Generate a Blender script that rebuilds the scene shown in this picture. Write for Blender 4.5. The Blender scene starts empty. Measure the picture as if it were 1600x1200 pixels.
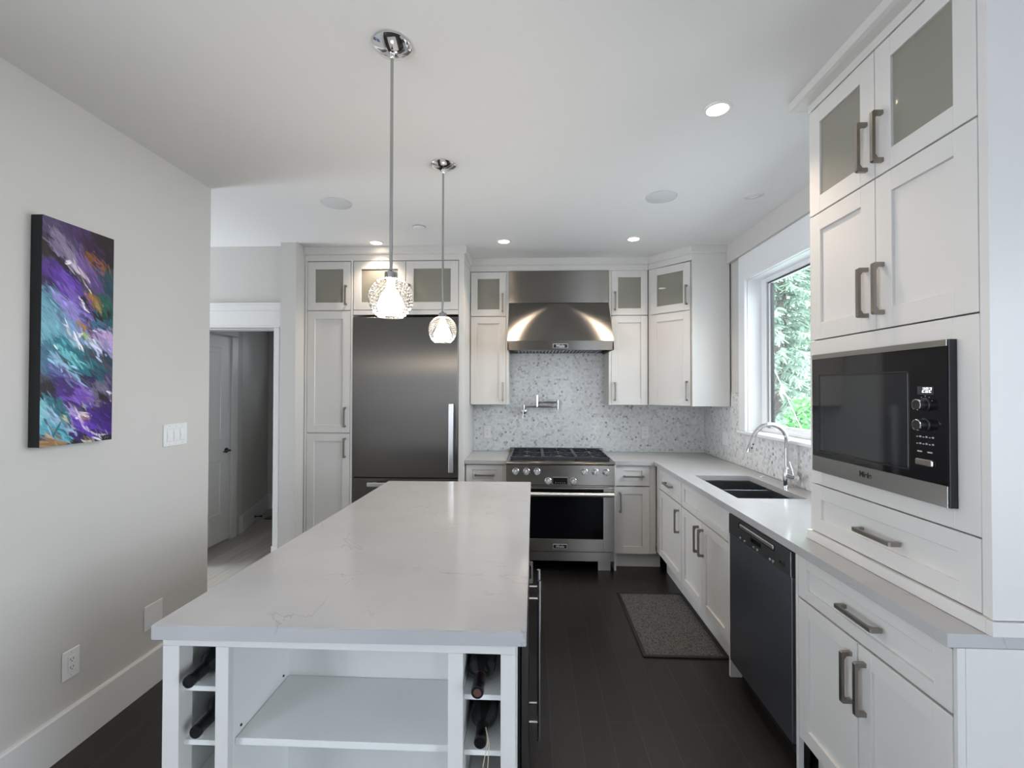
import bpy, bmesh, math, random
import numpy as np
from mathutils import Vector, Matrix
random.seed(7)
C = bpy.context.scene
COL = C.collection
PI = math.pi
FZ = -0.02          # floor level
CZ = 2.765          # ceiling level

# ------------------------------------------------------------------ camera
cam_d = bpy.data.cameras.new('camera')
cam = bpy.data.objects.new('camera', cam_d)
COL.objects.link(cam)
yaw, pit, rol = 0.042823, 0.011660, 0.002148
fw = Vector((-math.sin(yaw) * math.cos(pit), math.cos(yaw) * math.cos(pit), math.sin(pit)))
rt = Vector((math.cos(yaw), math.sin(yaw), 0))
up = rt.cross(fw)
r2 = math.cos(rol) * rt + math.sin(rol) * up
u2 = -math.sin(rol) * rt + math.cos(rol) * up
mw = Matrix((r2, u2, -fw)).transposed().to_4x4()
mw.translation = Vector((0, 0, 1.53))
cam.matrix_world = mw
cam_d.sensor_width = 36.0
cam_d.sensor_fit = 'HORIZONTAL'
cam_d.lens = 711.0 / 1600 * 36
cam_d.clip_start = 0.02
C.camera = cam

# ------------------------------------------------------------------ world, exposure
C.view_settings.view_transform = 'Standard'
C.view_settings.look = 'None'
C.view_settings.gamma = 1
C.view_settings.use_curve_mapping = False
C.view_settings.exposure = 1.3
WORLD_STRENGTH = 5.6
wd = bpy.data.worlds.new('overcast_sky')
C.world = wd
wd.use_nodes = True
wn = wd.node_tree.nodes
bg = wn['Background']
bg.inputs['Strength'].default_value = WORLD_STRENGTH
tc = wn.new('ShaderNodeTexCoord')
sx = wn.new('ShaderNodeSeparateXYZ')
rp = wn.new('ShaderNodeValToRGB')
wd.node_tree.links.new(tc.outputs['Generated'], sx.inputs[0])
wd.node_tree.links.new(sx.outputs['Z'], rp.inputs[0])
wd.node_tree.links.new(rp.outputs[0], bg.inputs['Color'])
rp.color_ramp.elements[0].position = 0.0
rp.color_ramp.elements[0].color = (0.74, 0.82, 0.93, 1)
rp.color_ramp.elements[1].position = 0.6
rp.color_ramp.elements[1].color = (0.80, 0.89, 1.0, 1)
try:
    C.cycles.caustics_reflective = False
    C.cycles.caustics_refractive = False
    C.cycles.sample_clamp_indirect = 6
except Exception:
    pass

def portal(name, loc, rot, sx_, sy_):
    l = bpy.data.lights.new(name, 'AREA')
    l.shape = 'RECTANGLE'
    l.size = sx_
    l.size_y = sy_
    l.cycles.is_portal = True
    o = bpy.data.objects.new(name, l)
    o.location = loc
    o.rotation_euler = rot
    COL.objects.link(o)

REAR = -4.2
portal('rear_window_daylight', (1.65, REAR + 0.03, 1.55), (PI / 2, 0, 0), 0.9, 1.3)       # faces +Y
portal('right_window_daylight', (3.57, -1.725, 1.275), (0, PI / 2, 0), 2.45, 1.75)            # faces -X
portal('added_left_window_daylight', (-1.97, -1.0, 1.40), (0, -PI / 2, 0), 1.8, 1.8)  # portal of the unseen left window added to light the tower
portal('added_hall_window_daylight', (-2.625, 5.75, 1.975), (-PI / 2, 0, 0), 0.45, 0.25)  # portal of the unseen window added to brighten the hall
portal('kitchen_window_daylight', (1.80, 2.88, 1.79), (0, PI / 2, 0), 1.2, 1.5)
portal('entry_window_daylight', (-4.97, 3.27, 1.30), (0, -PI / 2, 0), 2.4, 1.0)

# ------------------------------------------------------------------ materials
def new_mat(name):
    m = bpy.data.materials.new(name)
    m.use_nodes = True
    nt = m.node_tree
    return m, nt, nt.nodes['Principled BSDF']

def N(nt, t, **kw):
    n = nt.nodes.new(t)
    for k, v in kw.items():
        setattr(n, k, v)
    return n

def L(nt, a, b):
    nt.links.new(a, b)

def plain(name, col, rough=0.5, metal=0.0, var=0.03, scale=12.0, bump=0.0, spec=0.5, coat=0.0, stretch=None):
    """a base colour with slight procedural variation of tone and gloss"""
    m, nt, p = new_mat(name)
    t = N(nt, 'ShaderNodeTexCoord')
    mp = N(nt, 'ShaderNodeMapping')
    if stretch:
        mp.inputs['Scale'].default_value = stretch
    no = N(nt, 'ShaderNodeTexNoise')
    no.inputs['Scale'].default_value = scale
    no.inputs['Detail'].default_value = 4
    L(nt, t.outputs['Object'], mp.inputs['Vector'])
    L(nt, mp.outputs['Vector'], no.inputs['Vector'])
    mx = N(nt, 'ShaderNodeMix', data_type='RGBA')
    mx.inputs['A'].default_value = tuple(max(0, c * (1 - var)) for c in col) + (1,)
    mx.inputs['B'].default_value = tuple(min(1, c * (1 + var)) for c in col) + (1,)
    L(nt, no.outputs['Fac'], mx.inputs['Factor'])
    L(nt, mx.outputs['Result'], p.inputs['Base Color'])
    mr = N(nt, 'ShaderNodeMapRange')
    mr.inputs['To Min'].default_value = max(0.01, rough * 0.88)
    mr.inputs['To Max'].default_value = min(1, rough * 1.12)
    L(nt, no.outputs['Fac'], mr.inputs['Value'])
    L(nt, mr.outputs['Result'], p.inputs['Roughness'])
    p.inputs['Metallic'].default_value = metal
    p.inputs['Specular IOR Level'].default_value = spec
    p.inputs['Coat Weight'].default_value = coat
    if bump:
        b = N(nt, 'ShaderNodeBump')
        b.inputs['Strength'].default_value = bump
        b.inputs['Distance'].default_value = 0.002
        L(nt, no.outputs['Fac'], b.inputs['Height'])
        L(nt, b.outputs['Normal'], p.inputs['Normal'])
    return m

def brushed(name, col, rough, grain_vertical, aniso=0.75, var=0.025):
    st = (90, 90, 1.2) if grain_vertical else (1.2, 1.2, 160)
    m = plain(name, col, rough, 1.0, var, 6.0, 0.0, stretch=st)
    nt = m.node_tree
    p = nt.nodes['Principled BSDF']
    p.inputs['Anisotropic'].default_value = aniso
    p.inputs['Anisotropic Rotation'].default_value = 0.0 if grain_vertical else 0.25
    tg = N(nt, 'ShaderNodeTangent', direction_type='RADIAL', axis='Z')
    L(nt, tg.outputs[0], p.inputs['Tangent'])
    return m

def emit(name, col, strength):
    m, nt, p = new_mat(name)
    p.inputs['Base Color'].default_value = col + (1,)
    p.inputs['Emission Color'].default_value = col + (1,)
    p.inputs['Emission Strength'].default_value = strength
    return m

M = {}
M['cabinet'] = plain('painted_cabinet_white', (0.655, 0.642, 0.62), 0.38, var=0.012, scale=5)
M['cabinet_in'] = plain('cabinet_interior_white', (0.72, 0.73, 0.71), 0.45, var=0.012, scale=5)
M['wall'] = plain('wall_paint', (0.575, 0.557, 0.528), 0.62, var=0.012, scale=60, bump=0.03)
M['wall_absorber'] = plain('light_absorbing_wall_paint', (0.15, 0.14, 0.13), 0.6, var=0.02, scale=60)  # dark colour added to cut bounce light and darken the steel reflections
M['ceil'] = plain('ceiling_paint', (0.77, 0.765, 0.755), 0.7, var=0.01, scale=60)
M['trim'] = plain('trim_white', (0.72, 0.715, 0.70), 0.4, var=0.01, scale=5)
M['window_white'] = plain('window_frame_white', (0.80, 0.81, 0.82), 0.35, var=0.01)
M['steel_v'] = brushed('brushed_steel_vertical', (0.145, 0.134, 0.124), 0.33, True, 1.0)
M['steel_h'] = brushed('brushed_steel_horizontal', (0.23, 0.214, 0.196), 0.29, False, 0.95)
M['steel_mid'] = brushed('brushed_steel_microwave', (0.44, 0.43, 0.42), 0.30, False, 0.7)
M['steel_light'] = brushed('satin_steel_light', (0.68, 0.68, 0.68), 0.30, True, 0.4)
M['steel_bowl'] = plain('sink_steel', (0.27, 0.28, 0.295), 0.30, 1.0, 0.05, 40)
M['dish'] = brushed('graphite_steel', (0.29, 0.315, 0.36), 0.36, True, 0.4)
M['dish2'] = brushed('graphite_steel_fascia', (0.30, 0.315, 0.335), 0.34, False, 0.4)
M['chrome'] = plain('polished_chrome', (0.80, 0.80, 0.81), 0.06, 1.0, 0.02, 10)
M['nickel_bright'] = plain('polished_nickel', (0.46, 0.45, 0.44), 0.12, 1.0, 0.03, 20)
M['nickel'] = plain('pewter_pull', (0.31, 0.285, 0.26), 0.36, 1.0, 0.06, 30)
M['black_glass'] = plain('black_glass', (0.008, 0.008, 0.009), 0.04, 0, 0.1, 4, spec=0.55)
M['oven_glass'] = plain('oven_window_glass', (0.004, 0.004, 0.005), 0.06, 0, 0.1, 4, spec=0.06)
M['micro_window'] = plain('microwave_window_glass', (0.020, 0.021, 0.023), 0.05, 0, 0.1, 4, spec=0.6)
M['black'] = plain('black_satin', (0.012, 0.012, 0.013), 0.4, 0, 0.1, 20)
M['iron'] = plain('cast_iron', (0.024, 0.026, 0.034), 0.32, 0, 0.15, 120, bump=0.05)
M['plastic'] = plain('white_plastic', (0.76, 0.76, 0.755), 0.35, 0, 0.01, 10)
M['plastic_dark'] = plain('outlet_slot_dark', (0.03, 0.03, 0.03), 0.5)
M['grille'] = plain('speaker_grille', (0.62, 0.64, 0.635), 0.8, 0, 0.05, 900)
M['canvas'] = plain('canvas_side_black', (0.006, 0.008, 0.009), 0.6, 0, 0.1, 200)
M['lettering'] = plain('silver_lettering', (0.62, 0.62, 0.62), 0.35, 0.6, 0.02)
M['lettering_black'] = plain('black_lettering', (0.012, 0.012, 0.012), 0.45, 0, 0.02)
M['bottle'] = plain('dark_bottle_glass', (0.006, 0.008, 0.007), 0.06, 0, 0.1, 10, spec=0.6)
M['foil'] = plain('black_foil', (0.010, 0.010, 0.011), 0.3, 0.2, 0.1, 30)
M['foil_red'] = plain('red_band', (0.20, 0.008, 0.022), 0.35, 0, 0.1, 30)
M['cork'] = plain('brown_capsule_end', (0.10, 0.045, 0.035), 0.5, 0, 0.3, 90)
M['string'] = plain('jute_string', (0.55, 0.47, 0.33), 0.8, 0, 0.1, 200)
M['mat_edge'] = plain('mat_black_binding', (0.008, 0.008, 0.009), 0.6, 0, 0.15, 200)
M['lamp_warm'] = emit('recessed_lamp_glow', (1.0, 0.83, 0.62), 5.0)
M['hood_lamp'] = emit('hood_lamp_glow', (1.0, 0.95, 0.88), 6.0)
M['bulb'] = emit('pendant_bulb_glow', (1.0, 0.86, 0.70), 42.0)
M['digits'] = emit('display_digits', (0.95, 0.97, 1.0), 0.9)
M['display'] = plain('display_grey', (0.05, 0.05, 0.06), 0.15, 0, 0.05)
M['bark'] = plain('bark', (0.10, 0.075, 0.06), 0.9, 0, 0.3, 30, bump=0.3)
M['ground'] = plain('light_bounce_ground', (0.46, 0.46, 0.45), 0.9, 0, 0.15, 6)  # ground made pale to bounce daylight up to the ceiling
M['shed'] = plain('grey_siding', (0.36, 0.41, 0.44), 0.7, 0, 0.04, 6)
M['wire'] = plain('pale_wire', (0.85, 0.86, 0.86), 0.5)
M['register'] = plain('dark_bronze_register', (0.03, 0.026, 0.022), 0.4, 0.6, 0.1, 60)

def leaf_mat(name, c1, c2):
    m, nt, p = new_mat(name)
    t = N(nt, 'ShaderNodeTexCoord')
    no = N(nt, 'ShaderNodeTexNoise')
    no.inputs['Scale'].default_value = 2.2
    no.inputs['Detail'].default_value = 5
    L(nt, t.outputs['Object'], no.inputs['Vector'])
    r = N(nt, 'ShaderNodeValToRGB')
    r.color_ramp.elements[0].position = 0.35
    r.color_ramp.elements[0].color = c1 + (1,)
    r.color_ramp.elements[1].position = 0.65
    r.color_ramp.elements[1].color = c2 + (1,)
    L(nt, no.outputs['Fac'], r.inputs[0])
    L(nt, r.outputs[0], p.inputs['Base Color'])
    p.inputs['Roughness'].default_value = 0.55
    tr = N(nt, 'ShaderNodeBsdfTranslucent')
    L(nt, r.outputs[0], tr.inputs['Color'])
    mx = N(nt, 'ShaderNodeMixShader')
    mx.inputs[0].default_value = 0.35
    L(nt, p.outputs[0], mx.inputs[1])
    L(nt, tr.outputs[0], mx.inputs[2])
    L(nt, mx.outputs[0], nt.nodes['Material Output'].inputs['Surface'])
    return m
M['needles'] = leaf_mat('conifer_needles', (0.11, 0.19, 0.125), (0.27, 0.37, 0.26))
M['needles_pale'] = leaf_mat('pale_conifer_needles', (0.17, 0.25, 0.19), (0.36, 0.45, 0.36))
M['leaves'] = leaf_mat('bright_leaves', (0.07, 0.24, 0.07), (0.20, 0.42, 0.16))

def glass_thin(name, tint, gloss):
    m, nt, p = new_mat(name)
    nt.nodes.remove(p)
    tr = N(nt, 'ShaderNodeBsdfTransparent')
    tr.inputs[0].default_value = tint + (1,)
    gl = N(nt, 'ShaderNodeBsdfGlossy')
    gl.inputs['Roughness'].default_value = 0.02
    lw = N(nt, 'ShaderNodeLayerWeight')
    lw.inputs['Blend'].default_value = 0.5
    pw = N(nt, 'ShaderNodeMath', operation='POWER')
    pw.inputs[1].default_value = 4.0
    L(nt, lw.outputs['Facing'], pw.inputs[0])
    no = N(nt, 'ShaderNodeTexNoise')
    no.inputs['Scale'].default_value = 3
    mr = N(nt, 'ShaderNodeMapRange')
    mr.inputs['To Min'].default_value = gloss * 0.9
    mr.inputs['To Max'].default_value = gloss * 1.1
    L(nt, no.outputs['Fac'], mr.inputs['Value'])
    ad = N(nt, 'ShaderNodeMath', operation='MULTIPLY_ADD')
    ad.inputs[1].default_value = 0.6
    L(nt, pw.outputs[0], ad.inputs[0])
    L(nt, mr.outputs['Result'], ad.inputs[2])
    mx = N(nt, 'ShaderNodeMixShader')
    L(nt, ad.outputs[0], mx.inputs[0])
    L(nt, tr.outputs[0], mx.inputs[1])
    L(nt, gl.outputs[0], mx.inputs[2])
    L(nt, mx.outputs[0], nt.nodes['Material Output'].inputs['Surface'])
    return m
M['pane'] = glass_thin('window_glass', (0.96, 0.98, 0.97), 0.03)

def frosted():
    m, nt, p = new_mat('frosted_cabinet_glass')
    t = N(nt, 'ShaderNodeTexCoord')
    no = N(nt, 'ShaderNodeTexNoise')
    no.inputs['Scale'].default_value = 3
    L(nt, t.outputs['Object'], no.inputs['Vector'])
    mx = N(nt, 'ShaderNodeMix', data_type='RGBA')
    mx.inputs['A'].default_value = (0.235, 0.228, 0.19, 1)
    mx.inputs['B'].default_value = (0.27, 0.263, 0.22, 1)
    L(nt, no.outputs['Fac'], mx.inputs['Factor'])
    L(nt, mx.outputs['Result'], p.inputs['Base Color'])
    p.inputs['Roughness'].default_value = 0.7
    p.inputs['Coat Weight'].default_value = 0.9
    p.inputs['Coat Roughness'].default_value = 0.03
    tr = N(nt, 'ShaderNodeBsdfTranslucent')
    tr.inputs['Color'].default_value = (0.75, 0.80, 0.70, 1)
    ms = N(nt, 'ShaderNodeMixShader')
    ms.inputs[0].default_value = 0.08
    L(nt, p.outputs[0], ms.inputs[1])
    L(nt, tr.outputs[0], ms.inputs[2])
    L(nt, ms.outputs[0], nt.nodes['Material Output'].inputs['Surface'])
    return m
M['frosted'] = frosted()

def globe_glass():
    m, nt, p = new_mat('hobnail_globe_glass')
    nt.nodes.remove(p)
    tr = N(nt, 'ShaderNodeBsdfTransparent')
    gl = N(nt, 'ShaderNodeBsdfGlossy')
    gl.inputs['Roughness'].default_value = 0.04
    lw = N(nt, 'ShaderNodeLayerWeight')
    lw.inputs['Blend'].default_value = 0.18
    l2 = N(nt, 'ShaderNodeLayerWeight')
    l2.inputs['Blend'].default_value = 0.5
    rp_ = N(nt, 'ShaderNodeValToRGB')
    rp_.color_ramp.elements[0].position = 0.15
    rp_.color_ramp.elements[0].color = (0.97, 0.97, 0.96, 1)
    rp_.color_ramp.elements[1].position = 0.85
    rp_.color_ramp.elements[1].color = (0.42, 0.41, 0.39, 1)
    L(nt, l2.outputs['Facing'], rp_.inputs[0])
    L(nt, rp_.outputs[0], tr.inputs[0])
    m2 = N(nt, 'ShaderNodeMixShader')
    L(nt, lw.outputs['Fresnel'], m2.inputs[0])
    L(nt, tr.outputs[0], m2.inputs[1])
    L(nt, gl.outputs[0], m2.inputs[2])
    L(nt, m2.outputs[0], nt.nodes['Material Output'].inputs['Surface'])
    return m
M['globe'] = globe_glass()

def quartz():
    m, nt, p = new_mat('white_veined_quartz')
    t = N(nt, 'ShaderNodeTexCoord')
    big = N(nt, 'ShaderNodeTexNoise')
    big.inputs['Scale'].default_value = 2.6
    big.inputs['Detail'].default_value = 6
    big.inputs['Distortion'].default_value = 1.1
    L(nt, t.outputs['Object'], big.inputs['Vector'])
    # thin vein where the noise crosses its middle value
    sb = N(nt, 'ShaderNodeMath', operation='SUBTRACT')
    sb.inputs[1].default_value = 0.5
    L(nt, big.outputs['Fac'], sb.inputs[0])
    ab = N(nt, 'ShaderNodeMath', operation='ABSOLUTE')
    L(nt, sb.outputs[0], ab.inputs[0])
    vr = N(nt, 'ShaderNodeMapRange')
    vr.inputs['From Min'].default_value = 0.0
    vr.inputs['From Max'].default_value = 0.006
    vr.inputs['To Min'].default_value = 1.0
    vr.inputs['To Max'].default_value = 0.0
    L(nt, ab.outputs[0], vr.inputs['Value'])
    msk = N(nt, 'ShaderNodeTexNoise')
    msk.inputs['Scale'].default_value = 4.2
    msk.inputs['Detail'].default_value = 3
    L(nt, t.outputs['Object'], msk.inputs['Vector'])
    mr = N(nt, 'ShaderNodeMapRange')
    mr.inputs['From Min'].default_value = 0.46
    mr.inputs['From Max'].default_value = 0.60
    L(nt, msk.outputs['Fac'], mr.inputs['Value'])
    mu = N(nt, 'ShaderNodeMath', operation='MULTIPLY')
    L(nt, vr.outputs['Result'], mu.inputs[0])
    L(nt, mr.outputs['Result'], mu.inputs[1])
    mu2 = N(nt, 'ShaderNodeMath', operation='MULTIPLY')
    mu2.inputs[1].default_value = 0.62
    L(nt, mu.outputs[0], mu2.inputs[0])
    cl = N(nt, 'ShaderNodeTexNoise')
    cl.inputs['Scale'].default_value = 5
    cl.inputs['Detail'].default_value = 8
    L(nt, t.outputs['Object'], cl.inputs['Vector'])
    bs = N(nt, 'ShaderNodeMix', data_type='RGBA')
    bs.inputs['A'].default_value = (0.39, 0.385, 0.385, 1)
    bs.inputs['B'].default_value = (0.46, 0.455, 0.455, 1)
    L(nt, cl.outputs['Fac'], bs.inputs['Factor'])
    mx = N(nt, 'ShaderNodeMix', data_type='RGBA')
    mx.inputs['B'].default_value = (0.27, 0.26, 0.26, 1)
    L(nt, mu2.outputs[0], mx.inputs['Factor'])
    L(nt, bs.outputs['Result'], mx.inputs['A'])
    L(nt, mx.outputs['Result'], p.inputs['Base Color'])
    p.inputs['Roughness'].default_value = 0.13
    return m
M['quartz'] = quartz()

def hex_tile(name, axis):
    m, nt, p = new_mat(name)
    S = 0.0235
    t = N(nt, 'ShaderNodeTexCoord')
    sp = N(nt, 'ShaderNodeSeparateXYZ')
    L(nt, t.outputs['Object'], sp.inputs[0])
    cb = N(nt, 'ShaderNodeCombineXYZ')
    L(nt, sp.outputs[axis], cb.inputs['X'])
    L(nt, sp.outputs['Z'], cb.inputs['Y'])
    def V(op, a, b=None):
        n = N(nt, 'ShaderNodeVectorMath', operation=op)
        for i, q in enumerate((a, b)):
            if q is None:
                continue
            if isinstance(q, (tuple, list)):
                n.inputs[i].default_value = q
            else:
                L(nt, q, n.inputs[i])
        return n
    def Mth(op, a, b=None):
        n = N(nt, 'ShaderNodeMath', operation=op)
        for i, q in enumerate((a, b)):
            if q is None:
                continue
            if isinstance(q, (int, float)):
                n.inputs[i].default_value = q
            else:
                L(nt, q, n.inputs[i])
        return n
    q3 = math.sqrt(3)
    pv = V('MULTIPLY', cb.outputs[0], (1 / S, 1 / S, 0)).outputs[0]
    pv = V('ADD', pv, (200.0, 200 * q3, 0)).outputs[0]
    r = (1.0, q3, 1.0)
    h = (0.5, q3 / 2, 0.0)
    a = V('SUBTRACT', V('MODULO', pv, r).outputs[0], h).outputs[0]
    b = V('SUBTRACT', V('MODULO', V('ADD', pv, h).outputs[0], r).outputs[0], h).outputs[0]
    la = V('DOT_PRODUCT', a, a).outputs['Value']
    lb = V('DOT_PRODUCT', b, b).outputs['Value']
    f = Mth('LESS_THAN', la, lb).outputs[0]
    mv = N(nt, 'ShaderNodeMix', data_type='VECTOR')
    L(nt, f, mv.inputs['Factor'])
    L(nt, b, mv.inputs[4])
    L(nt, a, mv.inputs[5])
    g = mv.outputs[1]
    idv = V('SUBTRACT', pv, g).outputs[0]
    idr = V('SNAP', V('ADD', idv, (0.12, 0.12, 0)).outputs[0], (0.25, 0.25, 1)).outputs[0]
    wn_ = N(nt, 'ShaderNodeTexWhiteNoise', noise_dimensions='3D')
    L(nt, idr, wn_.inputs['Vector'])
    ag = V('ABSOLUTE', g).outputs[0]
    s2 = N(nt, 'ShaderNodeSeparateXYZ')
    L(nt, ag, s2.inputs[0])
    d1 = V('DOT_PRODUCT', ag, (0.5, q3 / 2, 0)).outputs['Value']
    dm = Mth('MAXIMUM', d1, s2.outputs['X']).outputs[0]
    edge = N(nt, 'ShaderNodeMapRange')
    edge.inputs['From Min'].default_value = 0.435
    edge.inputs['From Max'].default_value = 0.465
    L(nt, dm, edge.inputs['Value'])
    ramp = N(nt, 'ShaderNodeValToRGB')
    ramp.color_ramp.interpolation = 'CONSTANT'
    els = [(0.0, (0.74, 0.75, 0.75)), (0.36, (0.65, 0.66, 0.665)), (0.62, (0.55, 0.56, 0.565)), (0.80, (0.69, 0.68, 0.66)),
           (0.91, (0.40, 0.41, 0.415)), (0.982, (0.24, 0.245, 0.25))]
    e = ramp.color_ramp.elements
    e[0].position, e[0].color = els[0][0], els[0][1] + (1,)
    e[1].position, e[1].color = els[1][0], els[1][1] + (1,)
    for po, cc in els[2:]:
        k = e.new(po)
        k.color = cc + (1,)
    L(nt, wn_.outputs['Value'], ramp.inputs[0])
    # marble clouding inside the tiles
    no = N(nt, 'ShaderNodeTexNoise')
    no.inputs['Scale'].default_value = 70
    no.inputs['Detail'].default_value = 3
    L(nt, t.outputs['Object'], no.inputs['Vector'])
    cm = N(nt, 'ShaderNodeMix', data_type='RGBA')
    cm.inputs['B'].default_value = (0.72, 0.73, 0.73, 1)
    mr = N(nt, 'ShaderNodeMapRange')
    mr.inputs['From Min'].default_value = 0.42
    mr.inputs['From Max'].default_value = 0.68
    mr.inputs['To Max'].default_value = 0.75
    L(nt, no.outputs['Fac'], mr.inputs['Value'])
    L(nt, mr.outputs['Result'], cm.inputs['Factor'])
    L(nt, ramp.outputs[0], cm.inputs['A'])
    mx = N(nt, 'ShaderNodeMix', data_type='RGBA')
    mx.inputs['B'].default_value = (0.58, 0.58, 0.575, 1)
    L(nt, edge.outputs['Result'], mx.inputs['Factor'])
    L(nt, cm.outputs['Result'], mx.inputs['A'])
    L(nt, mx.outputs['Result'], p.inputs['Base Color'])
    rr = N(nt, 'ShaderNodeMapRange')
    rr.inputs['To Min'].default_value = 0.2
    rr.inputs['To Max'].default_value = 0.8
    L(nt, edge.outputs['Result'], rr.inputs['Value'])
    L(nt, rr.outputs['Result'], p.inputs['Roughness'])
    bp = N(nt, 'ShaderNodeBump', invert=True)
    bp.inputs['Strength'].default_value = 0.25
    bp.inputs['Distance'].default_value = 0.001
    L(nt, edge.outputs['Result'], bp.inputs['Height'])
    L(nt, bp.outputs['Normal'], p.inputs['Normal'])
    return m
M['hex_x'] = hex_tile('hexagon_marble_mosaic', 'X')
M['hex_y'] = hex_tile('hexagon_marble_mosaic_side', 'Y')

def planks(name, c1, c2, gap, rowh, length, rough, rot, grain=0.25):
    m, nt, p = new_mat(name)
    t = N(nt, 'ShaderNodeTexCoord')
    mp = N(nt, 'ShaderNodeMapping')
    mp.inputs['Rotation'].default_value = (0, 0, rot)
    mp.inputs['Location'].default_value = (0.31, 0.045, 0)
    L(nt, t.outputs['Object'], mp.inputs['Vector'])
    br = N(nt, 'ShaderNodeTexBrick', offset=0.37, offset_frequency=3)
    br.inputs['Scale'].default_value = 1
    br.inputs['Color1'].default_value = c1 + (1,)
    br.inputs['Color2'].default_value = c2 + (1,)
    br.inputs['Mortar'].default_value = gap + (1,)
    br.inputs['Mortar Size'].default_value = 0.0014
    br.inputs['Mortar Smooth'].default_value = 0.2
    br.inputs['Brick Width'].default_value = length
    br.inputs['Row Height'].default_value = rowh
    L(nt, mp.outputs['Vector'], br.inputs['Vector'])
    m2 = N(nt, 'ShaderNodeMapping')
    m2.inputs['Scale'].default_value = (3, 45, 1)
    L(nt, mp.outputs['Vector'], m2.inputs['Vector'])
    no = N(nt, 'ShaderNodeTexNoise')
    no.inputs['Scale'].default_value = 1
    no.inputs['Detail'].default_value = 6
    no.inputs['Distortion'].default_value = 0.6
    L(nt, m2.outputs['Vector'], no.inputs['Vector'])
    mr = N(nt, 'ShaderNodeMapRange')
    mr.inputs['To Min'].default_value = 1 - grain
    mr.inputs['To Max'].default_value = 1 + grain
    L(nt, no.outputs['Fac'], mr.inputs['Value'])
    vm = N(nt, 'ShaderNodeVectorMath', operation='SCALE')
    L(nt, br.outputs['Color'], vm.inputs[0])
    L(nt, mr.outputs['Result'], vm.inputs['Scale'])
    L(nt, vm.outputs[0], p.inputs['Base Color'])
    p.inputs['Roughness'].default_value = rough
    bp = N(nt, 'ShaderNodeBump')
    bp.inputs['Strength'].default_value = 0.15
    bp.inputs['Distance'].default_value = 0.002
    L(nt, no.outputs['Fac'], bp.inputs['Height'])
    L(nt, bp.outputs['Normal'], p.inputs['Normal'])
    return m
M['floor'] = planks('espresso_planks', (0.011, 0.009, 0.0088), (0.017, 0.0138, 0.013), (0.045, 0.042, 0.041), 0.135, 1.35, 0.36, PI / 2)
M['floor_light'] = planks('grey_oak_planks', (0.36, 0.33, 0.29), (0.44, 0.41, 0.37), (0.20, 0.18, 0.16), 0.15, 1.2, 0.4, PI / 2, 0.45)

def weave():
    m, nt, p = new_mat('grey_woven_mat')
    t = N(nt, 'ShaderNodeTexCoord')
    mp = N(nt, 'ShaderNodeMapping')
    mp.inputs['Scale'].default_value = (150, 110, 1)
    L(nt, t.outputs['Object'], mp.inputs['Vector'])
    vo = N(nt, 'ShaderNodeTexVoronoi')
    vo.inputs['Scale'].default_value = 1
    L(nt, mp.outputs['Vector'], vo.inputs['Vector'])
    r = N(nt, 'ShaderNodeValToRGB')
    r.color_ramp.elements[0].color = (0.17, 0.165, 0.16, 1)
    r.color_ramp.elements[1].color = (0.035, 0.035, 0.036, 1)
    r.color_ramp.elements[1].position = 0.75
    L(nt, vo.outputs['Distance'], r.inputs[0])
    L(nt, r.outputs[0], p.inputs['Base Color'])
    p.inputs['Roughness'].default_value = 0.85
    bp = N(nt, 'ShaderNodeBump', invert=True)
    bp.inputs['Strength'].default_value = 0.5
    bp.inputs['Distance'].default_value = 0.002
    L(nt, vo.outputs['Distance'], bp.inputs['Height'])
    L(nt, bp.outputs['Normal'], p.inputs['Normal'])
    return m
M['weave'] = weave()

def paint():
    m, nt, p = new_mat('abstract_acrylic_paint')
    a = N(nt, 'ShaderNodeAttribute', attribute_name='Paint')
    L(nt, a.outputs['Color'], p.inputs['Base Color'])
    t = N(nt, 'ShaderNodeTexCoord')
    no = N(nt, 'ShaderNodeTexNoise')
    no.inputs['Scale'].default_value = 60
    no.inputs['Detail'].default_value = 4
    L(nt, t.outputs['Object'], no.inputs['Vector'])
    bp = N(nt, 'ShaderNodeBump')
    bp.inputs['Strength'].default_value = 0.25
    bp.inputs['Distance'].default_value = 0.002
    L(nt, no.outputs['Fac'], bp.inputs['Height'])
    L(nt, bp.outputs['Normal'], p.inputs['Normal'])
    p.inputs['Roughness'].default_value = 0.42
    return m
M['paint'] = paint()

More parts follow.
